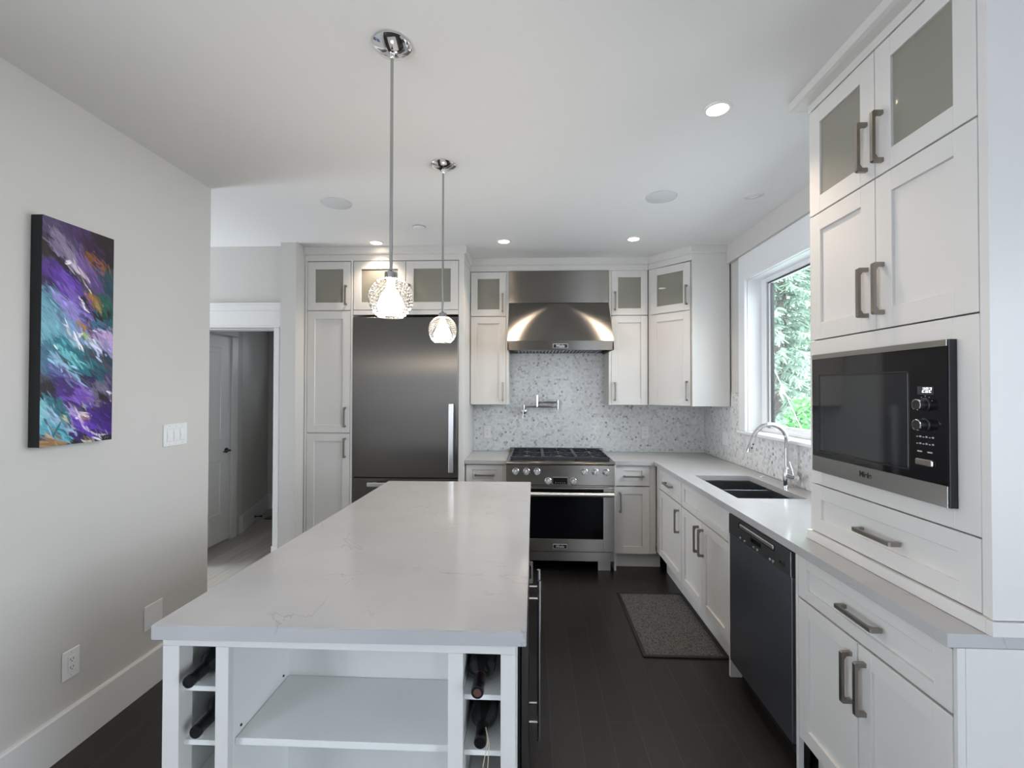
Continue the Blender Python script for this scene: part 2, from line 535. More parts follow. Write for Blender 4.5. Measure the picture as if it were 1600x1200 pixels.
# ------------------------------------------------------------------ mesh helpers
class MB:
    def __init__(s):
        s.bm = bmesh.new()

    def box(s, x0, x1, y0, y1, z0, z1, bev=0.0, mi=0):
        if x0 > x1: x0, x1 = x1, x0
        if y0 > y1: y0, y1 = y1, y0
        if z0 > z1: z0, z1 = z1, z0
        v = [s.bm.verts.new(p) for p in ((x0, y0, z0), (x1, y0, z0), (x1, y1, z0), (x0, y1, z0),
                                         (x0, y0, z1), (x1, y0, z1), (x1, y1, z1), (x0, y1, z1))]
        fs = [s.bm.faces.new([v[i] for i in q]) for q in
              ((3, 2, 1, 0), (4, 5, 6, 7), (0, 1, 5, 4), (1, 2, 6, 5), (2, 3, 7, 6), (3, 0, 4, 7))]
        for f in fs:
            f.material_index = mi
        if bev:
            es = list({e for f in fs for e in f.edges})
            r = bmesh.ops.bevel(s.bm, geom=es, offset=bev, segments=1, affect='EDGES')
            for f in r['faces']:
                f.material_index = mi
        return s

    def prism(s, poly, frame, a0, a1, mi=0, smooth=False):
        """poly: 2-D outline; frame(u, v, w) -> point; swept w from a0 to a1"""
        A = [s.bm.verts.new(frame(u, v, a0)) for u, v in poly]
        B = [s.bm.verts.new(frame(u, v, a1)) for u, v in poly]
        n = len(poly)
        fs = [s.bm.faces.new(A), s.bm.faces.new(B[::-1])]
        for i in range(n):
            f = s.bm.faces.new((A[i], B[i], B[(i + 1) % n], A[(i + 1) % n]))
            f.smooth = smooth
            fs.append(f)
        for f in fs:
            f.material_index = mi
        return s

    def lathe(s, prof, org=(0, 0, 0), axis=(0, 0, 1), seg=28, mi=0, smooth=True):
        """prof: (radius, height along axis)"""
        ax = Vector(axis).normalized()
        u = ax.orthogonal().normalized()
        w = ax.cross(u)
        o = Vector(org)
        rings = []
        for r, h in prof:
            if r < 1e-6:
                rings.append([s.bm.verts.new(o + ax * h)])
            else:
                rings.append([s.bm.verts.new(o + ax * h + (u * math.cos(2 * PI * k / seg) + w * math.sin(2 * PI * k / seg)) * r)
                              for k in range(seg)])
        for a, b in zip(rings, rings[1:]):
            if len(a) == 1 and len(b) == 1:
                continue
            for k in range(seg):
                k2 = (k + 1) % seg
                if len(a) == 1:
                    vs = (a[0], b[k2], b[k])
                elif len(b) == 1:
                    vs = (a[k], a[k2], b[0])
                else:
                    vs = (a[k], a[k2], b[k2], b[k])
                f = s.bm.faces.new(vs)
                f.smooth = smooth
                f.material_index = mi
        return s

    def cyl(s, p0, p1, r0, r1=None, seg=20, mi=0):
        p0, p1 = Vector(p0), Vector(p1)
        r1 = r0 if r1 is None else r1
        h = (p1 - p0).length
        return s.lathe([(0, 0), (r0, 0), (r1, h), (0, h)], p0, p1 - p0, seg, mi)

    def tube(s, pts, r, seg=12, mi=0, cap=True):
        pts = [Vector(p) for p in pts]
        rs = r if isinstance(r, (list, tuple)) else [r] * len(pts)
        t = (pts[1] - pts[0]).normalized()
        u = t.orthogonal().normalized()
        rings = []
        for i, p in enumerate(pts):
            if i == 0: t2 = (pts[1] - pts[0]).normalized()
            elif i == len(pts) - 1: t2 = (pts[-1] - pts[-2]).normalized()
            else: t2 = ((pts[i + 1] - p).normalized() + (p - pts[i - 1]).normalized()).normalized()
            u = (u - t2 * u.dot(t2)).normalized()
            w = t2.cross(u)
            rings.append([s.bm.verts.new(p + (u * math.cos(2 * PI * k / seg) + w * math.sin(2 * PI * k / seg)) * rs[i]) for k in range(seg)])
        for a, b in zip(rings, rings[1:]):
            for k in range(seg):
                f = s.bm.faces.new((a[k], a[(k + 1) % seg], b[(k + 1) % seg], b[k]))
                f.smooth = True
                f.material_index = mi
        if cap:
            for f in (s.bm.faces.new(rings[0][::-1]), s.bm.faces.new(rings[-1])):
                f.material_index = mi
        return s

    def sweep(s, path, prof, mi=0):
        """mitred moulding: path = plan points, outward side on the right of travel; prof = (outward, z)"""
        path = [Vector((x, y)) for x, y in path]
        n = len(path)
        dirs = [(path[i + 1] - path[i]).normalized() for i in range(n - 1)]
        nor = [Vector((d.y, -d.x)) for d in dirs]
        rings = []
        for i, p in enumerate(path):
            if i == 0: m = nor[0]
            elif i == n - 1: m = nor[-1]
            else:
                m = (nor[i - 1] + nor[i]).normalized()
                m = m / max(0.2, m.dot(nor[i]))
            rings.append([s.bm.verts.new((p.x + m.x * o, p.y + m.y * o, z)) for o, z in prof])
        k = len(prof)
        for a, b in zip(rings, rings[1:]):
            for j in range(k):
                f = s.bm.faces.new((a[j], a[(j + 1) % k], b[(j + 1) % k], b[j]))
                f.material_index = mi
        s.bm.faces.new(rings[0][::-1])
        s.bm.faces.new(rings[-1])
        return s

    def build(s, name, mats, parent=None, recalc=True):
        if recalc:
            bmesh.ops.recalc_face_normals(s.bm, faces=s.bm.faces)
        me = bpy.data.meshes.new(name)
        s.bm.to_mesh(me)
        s.bm.free()
        if not isinstance(mats, (list, tuple)):
            mats = [mats]
        for m in mats:
            me.materials.append(M[m] if isinstance(m, str) else m)
        if any(p.use_smooth for p in me.polygons):
            me.set_sharp_from_angle(angle=math.radians(40))
        o = bpy.data.objects.new(name, me)
        COL.objects.link(o)
        if parent:
            o.parent = parent
        return o

def thing(name, label, cat, loc=(0, 0, 0), rz=0.0, group=None):
    o = bpy.data.objects.new(name, None)
    o.empty_display_size = 0.05
    COL.objects.link(o)
    o.location = loc
    o.rotation_euler = (0, 0, rz)
    tag(o, label, cat, group)
    return o

def tag(o, label, cat, group=None):
    o['label'] = label
    o['category'] = cat
    if group:
        o['group'] = group
    return o

def struct(name, mb, mat, label=None):
    o = mb.build(name, mat)
    o['kind'] = 'structure'
    if label:
        o['label'] = label
    return o

def dup(root, loc, label, rz=None):
    def rec(o, par):
        c = o.copy()
        COL.objects.link(c)
        if par:
            c.parent = par
        for ch in o.children:
            rec(ch, c)
        return c
    r = rec(root, None)
    r.location = loc
    if rz is not None:
        r.rotation_euler = (0, 0, rz)
    r['label'] = label
    return r

def text_mesh(name, body, size, loc, rot, mat, parent, extrude=0.0006, bold=0.0):
    cu = bpy.data.curves.new(name, 'FONT')
    cu.body = body
    cu.size = size
    cu.extrude = extrude
    cu.offset = bold
    cu.align_x = 'CENTER'
    cu.align_y = 'CENTER'
    tmp = bpy.data.objects.new(name + '_tmp', cu)
    COL.objects.link(tmp)
    bpy.context.view_layer.update()
    me = bpy.data.meshes.new_from_object(tmp.evaluated_get(bpy.context.evaluated_depsgraph_get()))
    bpy.data.objects.remove(tmp)
    bpy.data.curves.remove(cu)
    me.name = name
    me.materials.clear()
    me.materials.append(M[mat])
    o = bpy.data.objects.new(name, me)
    COL.objects.link(o)
    o.location = loc
    o.rotation_euler = rot
    o.parent = parent
    return o

# ------------------------------------------------------------------ room shell
mb = MB(); mb.box(-2.0, 3.75, -4.35, 4.75, FZ - 0.1, FZ)
struct('floor', mb, 'floor', 'dark espresso plank floor of the kitchen')
mb = MB(); mb.box(-5.15, -2.0, 2.45, 6.0, FZ - 0.1, FZ)
struct('floor_hall', mb, 'floor_light', 'pale grey oak plank floor seen through the doorway')
mb = MB(); mb.prism([(-5.2, -4.35), (3.75, -4.35), (3.75, 1.33), (1.86, 1.33), (1.86, 6.0), (-5.2, 6.0)], lambda u, v, w: (u, v, w), CZ, CZ + 0.12)
struct('ceiling', mb, 'ceil', 'white painted ceiling')
mb = MB()
mb.box(-2.10, -1.98, -0.1, 2.715, FZ, CZ)
mb.box(-2.10, -1.98, -4.2, -1.9, FZ, CZ)
mb.box(-2.10, -1.98, -1.9, -0.1, FZ, 0.5)
mb.box(-2.10, -1.98, -1.9, -0.1, 2.3, CZ)
struct('wall_left', mb, 'wall', 'pale grey wall on the left with the painting')
# stub column beside the pantry and the wall over and around the doorway
mb = MB(); mb.box(-2.115, -1.982, 3.738, 4.70, FZ, CZ)
struct('wall_column', mb, 'wall', 'narrow wall end between doorway and pantry')
mb = MB()
mb.box(-2.215, -2.115, 3.835, 3.955, FZ, CZ)
mb.box(-2.98, -2.215, 3.835, 3.955, 2.05, CZ)
mb.box(-5.1, -2.98, 3.835, 3.955, FZ, CZ)
struct('wall_doorway', mb, 'wall', 'wall above the open doorway')
mb = MB()
mb.box(-1.982, 1.855, 4.572, 4.70, FZ, CZ)
struct('wall_back', mb, 'wall', 'back wall behind the range and cabinets')
# right wall with the kitchen window opening (Y 2.08..3.69, Z 1.205..2.40)
WX0, WX1 = 1.705, 1.86
WY0, WY1, WZ0, WZ1 = 2.08, 3.668, 1.205, 2.395
mb = MB()
mb.box(WX0, WX1, 1.33, WY0, FZ, CZ)
mb.box(WX0, WX1, WY1, 4.572, FZ, CZ)
mb.box(WX0, WX1, WY0, WY1, FZ, WZ0)
mb.box(WX0, WX1, WY0, WY1, WZ1, CZ)
struct('wall_right', mb, 'wall', 'right kitchen wall with the window over the sink')
mb = MB(); mb.box(1.665, 1.705, 1.96, 3.954, 2.605, CZ)
struct('trim_1', mb, 'wall', 'boxed soffit above the window')
mb = MB(); mb.box(1.705, 3.75, 1.21, 1.33, FZ, CZ)
struct('wall_return', mb, 'wall', 'wall beyond the end of the cabinets')
# great-room walls behind the camera with their window openings
mb = MB()
mb.box(-2.10, 1.2, REAR - 0.15, REAR, FZ, CZ)
mb.box(2.1, 3.75, REAR - 0.15, REAR, FZ, CZ)
mb.box(1.2, 2.1, REAR - 0.15, REAR, 2.2, CZ)
mb.box(1.2, 2.1, REAR - 0.15, REAR, FZ, 0.9)
struct('wall_rear', mb, 'wall_absorber')  # unseen wall, made dark for its effect on light and reflections
mb = MB()
mb.box(3.6, 3.75, REAR, -2.6, FZ, CZ)
mb.box(3.6, 3.75, -0.85, 1.21, FZ, CZ)
mb.box(3.6, 3.75, -2.6, -0.85, 2.5, CZ)
mb.box(3.6, 3.75, -2.6, -0.85, FZ, 0.05)
struct('wall_side', mb, 'wall')
def frame_window(name, rects, t, axis, pos, mat='window_white'):
    mb = MB()
    for (a0, a1, z0, z1) in rects:
        if axis == 'X': mb.box(a0, a1, pos - t / 2, pos + t / 2, z0, z1, 0.004)
        else: mb.box(pos - t / 2, pos + t / 2, a0, a1, z0, z1, 0.004)
    return struct(name, mb, mat)
frame_window('window_2', [(1.2, 1.27, 0.9, 2.2), (2.03, 2.1, 0.9, 2.2), (1.27, 2.03, 0.9, 0.97), (1.27, 2.03, 2.13, 2.2)], 0.08, 'X', REAR - 0.08)
frame_window('window_3', [(-2.6, -2.53, 0.05, 2.5), (-0.92, -0.85, 0.05, 2.5), (-2.53, -0.92, 0.05, 0.12), (-2.53, -0.92, 2.43, 2.5)], 0.08, 'Y', 3.68)
frame_window('added_window_left', [(-1.9, -1.83, 0.5, 2.3), (-0.17, -0.1, 0.5, 2.3), (-1.83, -0.17, 0.5, 0.57), (-1.83, -0.17, 2.23, 2.3),
                          (-1.04, -0.96, 0.57, 2.23)], 0.08, 'Y', -2.05)  # unseen window, added so daylight reaches the tower fronts
frame_window('added_window_hall', [(-2.85, -2.82, 1.85, 2.10), (-2.43, -2.40, 1.85, 2.10), (-2.82, -2.43, 1.85, 1.88), (-2.82, -2.43, 2.07, 2.10)], 0.08, 'X', 5.82)  # small window added out of view to light the hall
# entry passage and hall
mb = MB(); mb.box(-5.1, -2.10, 2.595, 2.715, FZ, CZ)
struct('wall_passage', mb, 'wall')
mb = MB()
mb.box(-5.1, -5.0, 2.715, 3.835, 2.5, CZ)
mb.box(-5.1, -5.0, 2.715, 3.835, FZ, 0.1)
mb.box(-5.1, -5.0, 2.715, 2.77, 0.1, 2.5)
mb.box(-5.1, -5.0, 3.78, 3.835, 0.1, 2.5)
struct('wall_entry', mb, 'wall')
mb = MB(); mb.box(-3.22, -3.12, 3.955, 4.79, FZ, CZ)
struct('wall_hall_left', mb, 'wall')
mb = MB()
mb.prism([(-3.12, 4.79), (-3.41, 5.76), (-3.52, 5.76), (-3.22, 4.79)], lambda u, v, w: (u, v, w), FZ, CZ)
struct('wall_hall_angled', mb, 'wall', 'angled hall wall seen through the doorway')
mb = MB()
mb.box(-3.52, -2.85, 5.76, 5.88, FZ, CZ)
mb.box(-2.40, -2.0, 5.76, 5.88, FZ, CZ)
mb.box(-2.85, -2.40, 5.76, 5.88, FZ, 1.85)
mb.box(-2.85, -2.40, 5.76, 5.88, 2.10, CZ)
struct('wall_hall_end', mb, 'wall')
mb = MB(); mb.box(-2.115, -2.0, 4.70, 5.76, FZ, CZ)
struct('wall_hall_right', mb, 'wall')
# baseboards
def baseboard(name, pts, h=0.165, t=0.016, lab=None):
    mb = MB()
    mb.sweep(pts, [(0, FZ), (t, FZ), (t, FZ + h + 0.012), (t - 0.004, FZ + h + 0.02), (0, FZ + h + 0.02)])
    return struct(name, mb, 'trim', lab)
baseboard('baseboard_left', [(-1.98, 2.715), (-1.98, -4.2)][::-1], lab='tall white baseboard along the left wall')
baseboard('baseboard_hall', [(-3.12, 4.735), (-3.12, 4.79), (-3.41, 5.76), (-2.115, 5.76)], 0.17)
baseboard('baseboard_rear', [(-1.98, REAR), (1.2, REAR)][::-1])
# doorway casing
mb = MB()
mb.box(-2.215, -2.168, 3.817, 3.835, FZ + 0.205, 2.056, 0.002)
mb.box(-2.222, -2.164, 3.811, 3.835, FZ, FZ + 0.205, 0.002)
mb.box(-3.07, -2.98, 3.817, 3.835, FZ, 2.056, 0.002)
mb.box(-3.07, -2.118, 3.815, 3.835, 2.056, 2.205, 0.002)
mb.box(-3.09, -2.116, 3.808, 3.835, 2.205, 2.255, 0.002)
mb.box(-3.09, -2.116, 3.800, 3.835, 2.255, 2.270, 0.002)
mb.box(-2.98, -2.16, 3.809, 3.835, 2.056, 2.070, 0.002)
mb.box(-2.222, -2.2155, 3.835, 3.955, FZ, 2.05)
mb.box(-2.98, -2.222, 3.835, 3.955, 2.043, 2.0495)
struct('trim_2', mb, 'trim', 'white casing around the open doorway')

# hall door
door = MB()
DX = -3.098
door.box(DX - 0.022, DX, 3.97, 4.562, 0.0, 2.055, 0.002)
for z0, z1 in ((1.02, 1.94), (0.28, 0.82)):
    y0, y1 = 4.10, 4.42
    for (a, b, c, d) in ((y0, y0 + 0.014, z0, z1), (y1 - 0.014, y1, z0, z1), (y0, y1, z0, z0 + 0.014), (y0, y1, z1 - 0.014, z1)):
        door.box(DX - 0.004, DX + 0.006, a, b, c, d, 0.003)
    door.box(DX - 0.004, DX + 0.003, y0 + 0.05, y1 - 0.05, z0 + 0.05, z1 - 0.05, 0.003)
d1 = struct('door_1', door, 'trim', 'white two-panel door standing in the hall')
lv = MB()
lv.lathe([(0, 0), (0.026, 0), (0.026, 0.008), (0.012, 0.012), (0.010, 0.045), (0, 0.045)], (DX, 4.50, 0.905), (1, 0, 0))
lv.tube([(DX + 0.042, 4.50, 0.905), (DX + 0.046, 4.46, 0.906), (DX + 0.044, 4.40, 0.902)], [0.010, 0.009, 0.006])
lv.build('door_lever', 'black', d1)
mb = MB()
mb.box(DX - 0.022, DX + 0.014, 4.57, 4.66, FZ, 2.06, 0.002)
mb.box(DX - 0.022, DX + 0.014, 3.957, 4.66, 2.075, 2.165, 0.002)
struct('trim_3', mb, 'trim')
# spring door stop and floor register in the hall
ds = MB()
ds.lathe([(0, 0), (0.014, 0), (0.014, 0.006), (0.006, 0.008), (0.006, 0.06), (0.010, 0.062), (0.010, 0.075), (0, 0.077)], (-3.222, 5.194, FZ + 0.06), (0.96, 0.29, 0))
tag(ds.build('door_stop', 'black'), 'small black door stop on the hall baseboard', 'door stop')
fr = thing('floor_register', 'dark metal floor register lying in the hall floor beyond the doorway', 'vent', (-3.02, 5.36, FZ))
a = MB(); a.box(-0.15, 0.15, -0.07, 0.07, 0, 0.006, 0.002)
a.build('register_frame', 'register', fr)
for k in range(4):
    a = MB(); a.box(-0.12, 0.12, -0.05 + k * 0.028, -0.034 + k * 0.028, 0.006, 0.010)
    a.build('slat', 'nickel', fr)

# ------------------------------------------------------------------ window over the sink
FX = 1.822
w1 = MB()
ft = 0.075
w1.box(FX - 0.012, WX1 + 0.01, WY1 - ft, WY1, WZ0, WZ1, 0.002)
w1.box(FX - 0.012, WX1 + 0.01, WY0, WY0 + ft, WZ0, WZ1, 0.002)
w1.box(FX - 0.012, WX1 + 0.01, WY0 + ft, WY1 - ft, WZ1 - 0.035, WZ1, 0.002)
w1.box(FX - 0.012, WX1 + 0.01, WY0 + ft, WY1 - ft, WZ0, WZ0 + 0.030, 0.002)
wroot = struct('window_1', w1, 'window_white', 'white framed window over the sink')
sash = MB()
sy0, sy1, sz0, sz1 = WY0 + ft + 0.012, WY1 - ft - 0.012, WZ0 + 0.034, WZ1 - 0.045
for (a0, a1, b0, b1) in ((sy1 - 0.028, sy1, sz0, sz1), (sy0, sy0 + 0.028, sz0, sz1), (sy0, sy1, sz0, sz0 + 0.025), (sy0, sy1, sz1 - 0.004, sz1)):
    sash.box(FX, FX + 0.03, a0, a1, b0, b1, 0.002)
sash.build('window_sash', 'window_white', wroot)
gk = MB()
for (a0, a1, b0, b1) in ((sy1, sy1 + 0.012, sz0, sz1 + 0.01), (sy0 - 0.012, sy0, sz0, sz1 + 0.01), (sy0, sy1, sz1, sz1 + 0.012),
                         (sy1 - 0.034, sy1 - 0.028, sz0 + 0.025, sz1), (sy0 + 0.028, sy0 + 0.034, sz0 + 0.025, sz1)):
    gk.box(FX + 0.004, FX + 0.028, a0, a1, b0, b1)
gk.build('window_gasket', 'black', wroot)
gp = MB(); gp.box(FX + 0.012, FX + 0.016, sy0 + 0.03, sy1 - 0.03, sz0 + 0.02, sz1)
gp.build('window_pane', 'pane', wroot)
cs = MB()
cx = 1.705
cs.box(cx - 0.018, cx, WY1 + 0.012, 3.785, 1.205, 2.535, 0.002)       # far side casing
cs.box(cx - 0.024, cx, WY1, WY1 + 0.030, 1.205, WZ1 + 0.03, 0.003)     # bead
cs.box(cx - 0.018, cx, WY0 - 0.115, WY0 - 0.012, 1.205, 2.535, 0.002)
cs.box(cx - 0.024, cx, WY0 - 0.03, WY0, 1.205, WZ1 + 0.03, 0.003)
cs.box(cx - 0.0175, cx, WY0 - 0.115, 3.785, WZ1 + 0.012, 2.6045, 0.002)  # head
cs.box(cx - 0.0245, cx, WY0, WY1, WZ1, WZ1 + 0.030, 0.003)
cs.box(cx - 0.030, FX - 0.0125, 1.965, 3.800, 1.180, 1.2045, 0.004)     # stool
struct('trim_4', cs, 'window_white', 'white casing and sill of the sink window')
rv = MB()
rv.box(cx + 0.001, FX - 0.0125, WY1 - 0.002, WY1, WZ0, WZ1)
rv.box(cx + 0.001, FX - 0.0125, WY0, WY0 + 0.002, WZ0, WZ1)
rv.box(cx + 0.001, FX - 0.0125, WY0, WY1, WZ1 - 0.002, WZ1)
struct('trim_5', rv, 'window_white')

# ------------------------------------------------------------------ crown mouldings
def crown(name, path, zt, lab, step=0.022):
    h = CZ - zt
    prof = [(-0.02, zt), (0.0, zt), (0.0, zt + h * 0.42), (step * 0.7, zt + h * 0.46), (step, zt + h * 0.52), (step, CZ - 0.0005), (-0.02, CZ - 0.0005)]
    mb = MB(); mb.sweep(path, prof)
    return struct(name, mb, 'cabinet', lab)
crown('trim_6', [(-1.980, 3.885), (-0.580, 3.885), (-0.580, 4.285), (1.085, 4.285), (1.372, 3.957), (1.664, 3.957)], 2.645, 'white crown moulding over the back cabinets', 0.02)
crown('trim_7', [(1.66, 1.952), (1.16, 1.952), (1.16, 1.205), (1.69, 1.205)], 2.688, 'white crown moulding over the tall oven cabinet', 0.05)

# ------------------------------------------------------------------ cabinet kit (front faces -Y, front of doors at y = 0, carcass at y = 0.02)
T = 0.02
def pull(parent, o, axis, c, lo, y=0.0, L_=0.172):
    """bar pull: axis 'v' centre x=c from z=lo up, or 'h' centre z=c from x=lo"""
    O = 0.036
    poly = [(0, 0), (0, O - 0.005), (0.004, O), (L_ - 0.004, O), (L_, O - 0.005), (L_, 0), (L_ - 0.014, 0), (L_ - 0.014, O - 0.018),
            (L_ - 0.026, O - 0.010), (0.026, O - 0.010), (0.014, O - 0.018), (0.014, 0)]
    w = 0.0065
    mb = MB()
    if axis == 'v':
        mb.prism(poly, lambda u, v, k: (c + k, y - v, lo + u), -w, w)
    else:
        mb.prism(poly, lambda u, v, k: (lo + u, y - v, c + k), -w, w)
    return mb.build('handle', 'nickel', o)

def front(root, name, x0, x1, z0, z1, fw=0.062, glass=False, y=0.0, handle=None, fz=None):
    """shaker door or drawer front: frame with a recessed panel or a pane"""
    fz = fz or fw
    g = 0.0017
    x0 += g; x1 -= g; z0 += g; z1 -= g
    mb = MB()
    b = 0.0012
    mb.box(x0, x0 + fw, y, y + T, z0, z1, b)
    mb.box(x1 - fw, x1, y, y + T, z0, z1, b)
    mb.box(x0 + fw - 0.0005, x1 - fw + 0.0005, y, y + T, z0, z0 + fz, b)
    mb.box(x0 + fw - 0.0005, x1 - fw + 0.0005, y, y + T, z1 - fz, z1, b)
    if not glass:
        mb.box(x0 + fw - 0.004, x1 - fw + 0.004, y + 0.011, y + T - 0.001, z0 + fz - 0.004, z1 - fz + 0.004)
    d = mb.build(name, 'cabinet', root)
    if glass:
        gm = MB(); gm.box(x0 + fw - 0.004, x1 - fw + 0.004, y + 0.009, y + 0.013, z0 + fz - 0.004, z1 - fz + 0.004)
        gm.build('glass_pane', 'frosted', d)
    if handle:
        pull(root, d, handle[0], handle[1], handle[2], y)
    return d

def carcass(root, x0, x1, z0, z1, depth, shelf=None, t=0.018, name='carcass'):
    mb = MB()
    y0, y1 = T + 0.001, depth
    mb.box(x0, x0 + t, y0, y1, z0, z1)
    mb.box(x1 - t, x1, y0, y1, z0, z1)
    mb.box(x0 + t, x1 - t, y0, y1, z0, z0 + t)
    mb.box(x0 + t, x1 - t, y0, y1, z1 - t, z1)
    mb.box(x0 + t, x1 - t, y1 - 0.008, y1, z0 + t, z1 - t)
    for s_ in (shelf or []):
        mb.box(x0 + t, x1 - t, y0, y1 - 0.008, s_ - t / 2, s_ + t / 2)
    return mb.build(name, 'cabinet', root)

def strip(root, *boxes, name='filler_strip', mat='cabinet'):
    mb = MB()
    for b in boxes:
        mb.box(*b, 0.0008)
    return mb.build(name, mat, root)

# pantry left of the fridge -------------------------------------------------
r = thing('pantry_cabinet', 'tall narrow white pantry cabinet left of the steel refrigerator', 'cabinet', (-1.980, 3.885, FZ))
dz = -FZ
carcass(r, 0.003, 0.428, 0.10, 2.645 + dz, 0.68, [1.15 + dz, 2.21 + dz])
front(r, 'door', 0.024, 0.407, 2.214 + dz, 2.640 + dz, 0.066, True, handle=('v', 0.369, 2.258 + dz))
front(r, 'door', 0.024, 0.407, 1.150 + dz, 2.208 + dz, 0.066, handle=('v', 0.366, 1.20 + dz))
front(r, 'door', 0.024, 0.407, 0.10, 1.143 + dz, 0.066, handle=('v', 0.366, 0.935 + dz))
strip(r, (0.003, 0.022, 0, T, 0.10, 2.645 + dz), (0.409, 0.428, 0, T, 0.10, 2.645 + dz))
strip(r, (0.003, 0.428, 0.06, 0.075, 0, 0.10), name='toe_kick')

# refrigerator ---------------------------------------------------------------
r = thing('refrigerator', 'built-in brushed stainless steel refrigerator with bottom freezer drawer', 'refrigerator', (-1.551, 3.885, FZ))
mb = MB(); mb.box(0.006, 0.916, 0.03, 0.66, 0.06, 2.168)
mb.build('body', 'black', r)
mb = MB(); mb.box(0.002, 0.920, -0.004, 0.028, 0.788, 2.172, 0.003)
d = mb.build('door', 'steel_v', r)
mb = MB()
mb.box(0.849, 0.889, -0.060, -0.044, 0.842, 1.425, 0.004)
mb.box(0.856, 0.882, -0.046, -0.003, 0.885, 0.915)
mb.box(0.856, 0.882, -0.046, -0.003, 1.352, 1.382)
mb.build('handle', 'steel_light', d)
mb = MB(); mb.box(0.002, 0.920, -0.004, 0.028, 0.12, 0.778, 0.003)
d = mb.build('freezer_drawer', 'steel_v', r)
mb = MB()
mb.box(0.150, 0.770, -0.060, -0.044, 0.716, 0.752, 0.004)
mb.box(0.19, 0.22, -0.046, -0.003, 0.722, 0.746)
mb.box(0.70, 0.73, -0.046, -0.003, 0.722, 0.746)
mb.build('handle', 'steel_light', d)
mb = MB(); mb.box(0.01, 0.91, 0.05, 0.06, 0.0, 0.11)
mb.build('toe_grille', 'black', r)

# cabinet above the fridge -----------------------------------------------------
r = thing('fridge_top_cabinet', 'white cabinet with two frosted glass doors above the refrigerator', 'cabinet', (-1.551, 3.885, 2.155))
carcass(r, 0.001, 0.922, 0.055, 0.490, 0.66)
front(r, 'door', 0.003, 0.4605, 0.060, 0.485, 0.066, True, handle=('v', 0.425, 0.110))
front(r, 'door', 0.4625, 0.921, 0.060, 0.485, 0.066, True, handle=('v', 0.497, 0.110))
strip(r, (0.003, 0.921, 0.001, T, 0.0195, 0.057), name='valance')
r = thing('fridge_side_panel', 'tall white end panel between the refrigerator and the left counter', 'panel', (-0.627, 3.885, FZ))
mb = MB(); mb.box(0, 0.045, 0, 0.68, 0, 2.645 - FZ, 0.001)
mb.build('panel', 'cabinet', r)

# upper cabinets either side of the hood -----------------------------------------
r = thing('wall_cabinet', 'white wall cabinet left of the range hood, glazed top door', 'cabinet', (-0.578, 4.285, 1.385))
carcass(r, 0.001, 0.364, 0.0, 1.258, 0.272, [0.835])
front(r, 'door', 0.001, 0.338, 0.836, 1.255, 0.063, True, handle=('v', 0.304, 0.877))
front(r, 'door', 0.001, 0.338, 0.0, 0.831, 0.063, handle=('v', 0.305, 0.038))
strip(r, (0.3385, 0.364, 0, T, 0, 1.258))
r = thing('wall_cabinet', 'white wall cabinet between the range hood and the corner cabinet', 'cabinet', (0.722, 4.285, 1.385))
carcass(r, 0.0, 0.361, 0.0, 1.258, 0.272, [0.835])
front(r, 'door', 0.022, 0.361, 0.840, 1.260, 0.063, True, handle=('v', 0.056, 0.885))
front(r, 'door', 0.022, 0.361, 0.0, 0.835, 0.063, handle=('v', 0.055, 0.042))
strip(r, (0.0, 0.0215, 0, T, 0, 1.258))
# diagonal corner cabinet
r = thing('corner_wall_cabinet', 'white diagonal corner wall cabinet beside the window', 'cabinet', (1.092, 4.253, 1.388), -PI / 4)
W = 0.394
front(r, 'door', 0.004, W - 0.004, 0.832, 1.252, 0.066, True, handle=('v', W - 0.036, 0.878))
front(r, 'door', 0.004, W - 0.004, 0.0, 0.826, 0.066, handle=('v', W - 0.036, 0.045))
mb = MB()
ca, sa = math.cos(PI / 4), math.sin(PI / 4)
def loc2(x, y):
    dx, dy = x - 1.092, y - 4.253
    return (dx * ca - dy * sa, dx * sa + dy * ca)   # rotate by +45 deg
poly = [loc2(*q) for q in ((1.090, 4.5555), (1.090, 4.285), (1.108, 4.267), (1.376, 3.999), (1.376, 3.955), (1.690, 3.955), (1.690, 4.5555))]
mb.prism(poly, lambda u, v, w: (u, v, w), 0.0, 1.256)
mb.build('carcass', 'cabinet', r)

# base cabinets, back run ---------------------------------------------------------
BZ = FZ
def base(label, x, y, rz, name='base_cabinet'):
    return thing(name, label, 'cabinet', (x, y, BZ), rz)
zz = lambda z: z - FZ
r = base('white base cabinet between the refrigerator panel and the range', -0.580, 3.975, 0)
carcass(r, 0.002, 0.360, 0.115, zz(0.876), 0.57)
front(r, 'drawer', 0.008, 0.334, zz(0.690), zz(0.872), 0.055, handle=('h', zz(0.781), 0.085), fz=0.045)
front(r, 'door', 0.008, 0.334, 0.120, zz(0.685), 0.062, handle=('v', 0.30, zz(0.47)))
strip(r, (0.3345, 0.360, 0, T, 0.115, zz(0.876)))
strip(r, (0.002, 0.360, 0.075, 0.09, 0, 0.114), name='toe_kick')
r = base('narrow white base cabinet just right of the range', 0.706, 3.975, 0)
carcass(r, 0.005, 0.330, 0.135, zz(0.876), 0.57)
front(r, 'drawer', 0.026, 0.313, zz(0.697), zz(0.877), 0.062, handle=('h', zz(0.782), 0.087), fz=0.046)
front(r, 'door', 0.026, 0.313, zz(0.114), zz(0.692), 0.062, handle=('v', 0.060, zz(0.472)))
strip(r, (0.3135, 0.3685, 0.012, T + 0.006, zz(0.114), zz(0.878)))
strip(r, (0.003, 0.022, -0.03, 0.55, 0, zz(0.878)), name='side_panel')
strip(r, (0.0225, 0.42, 0.075, 0.09, 0, zz(0.112)), name='toe_kick')
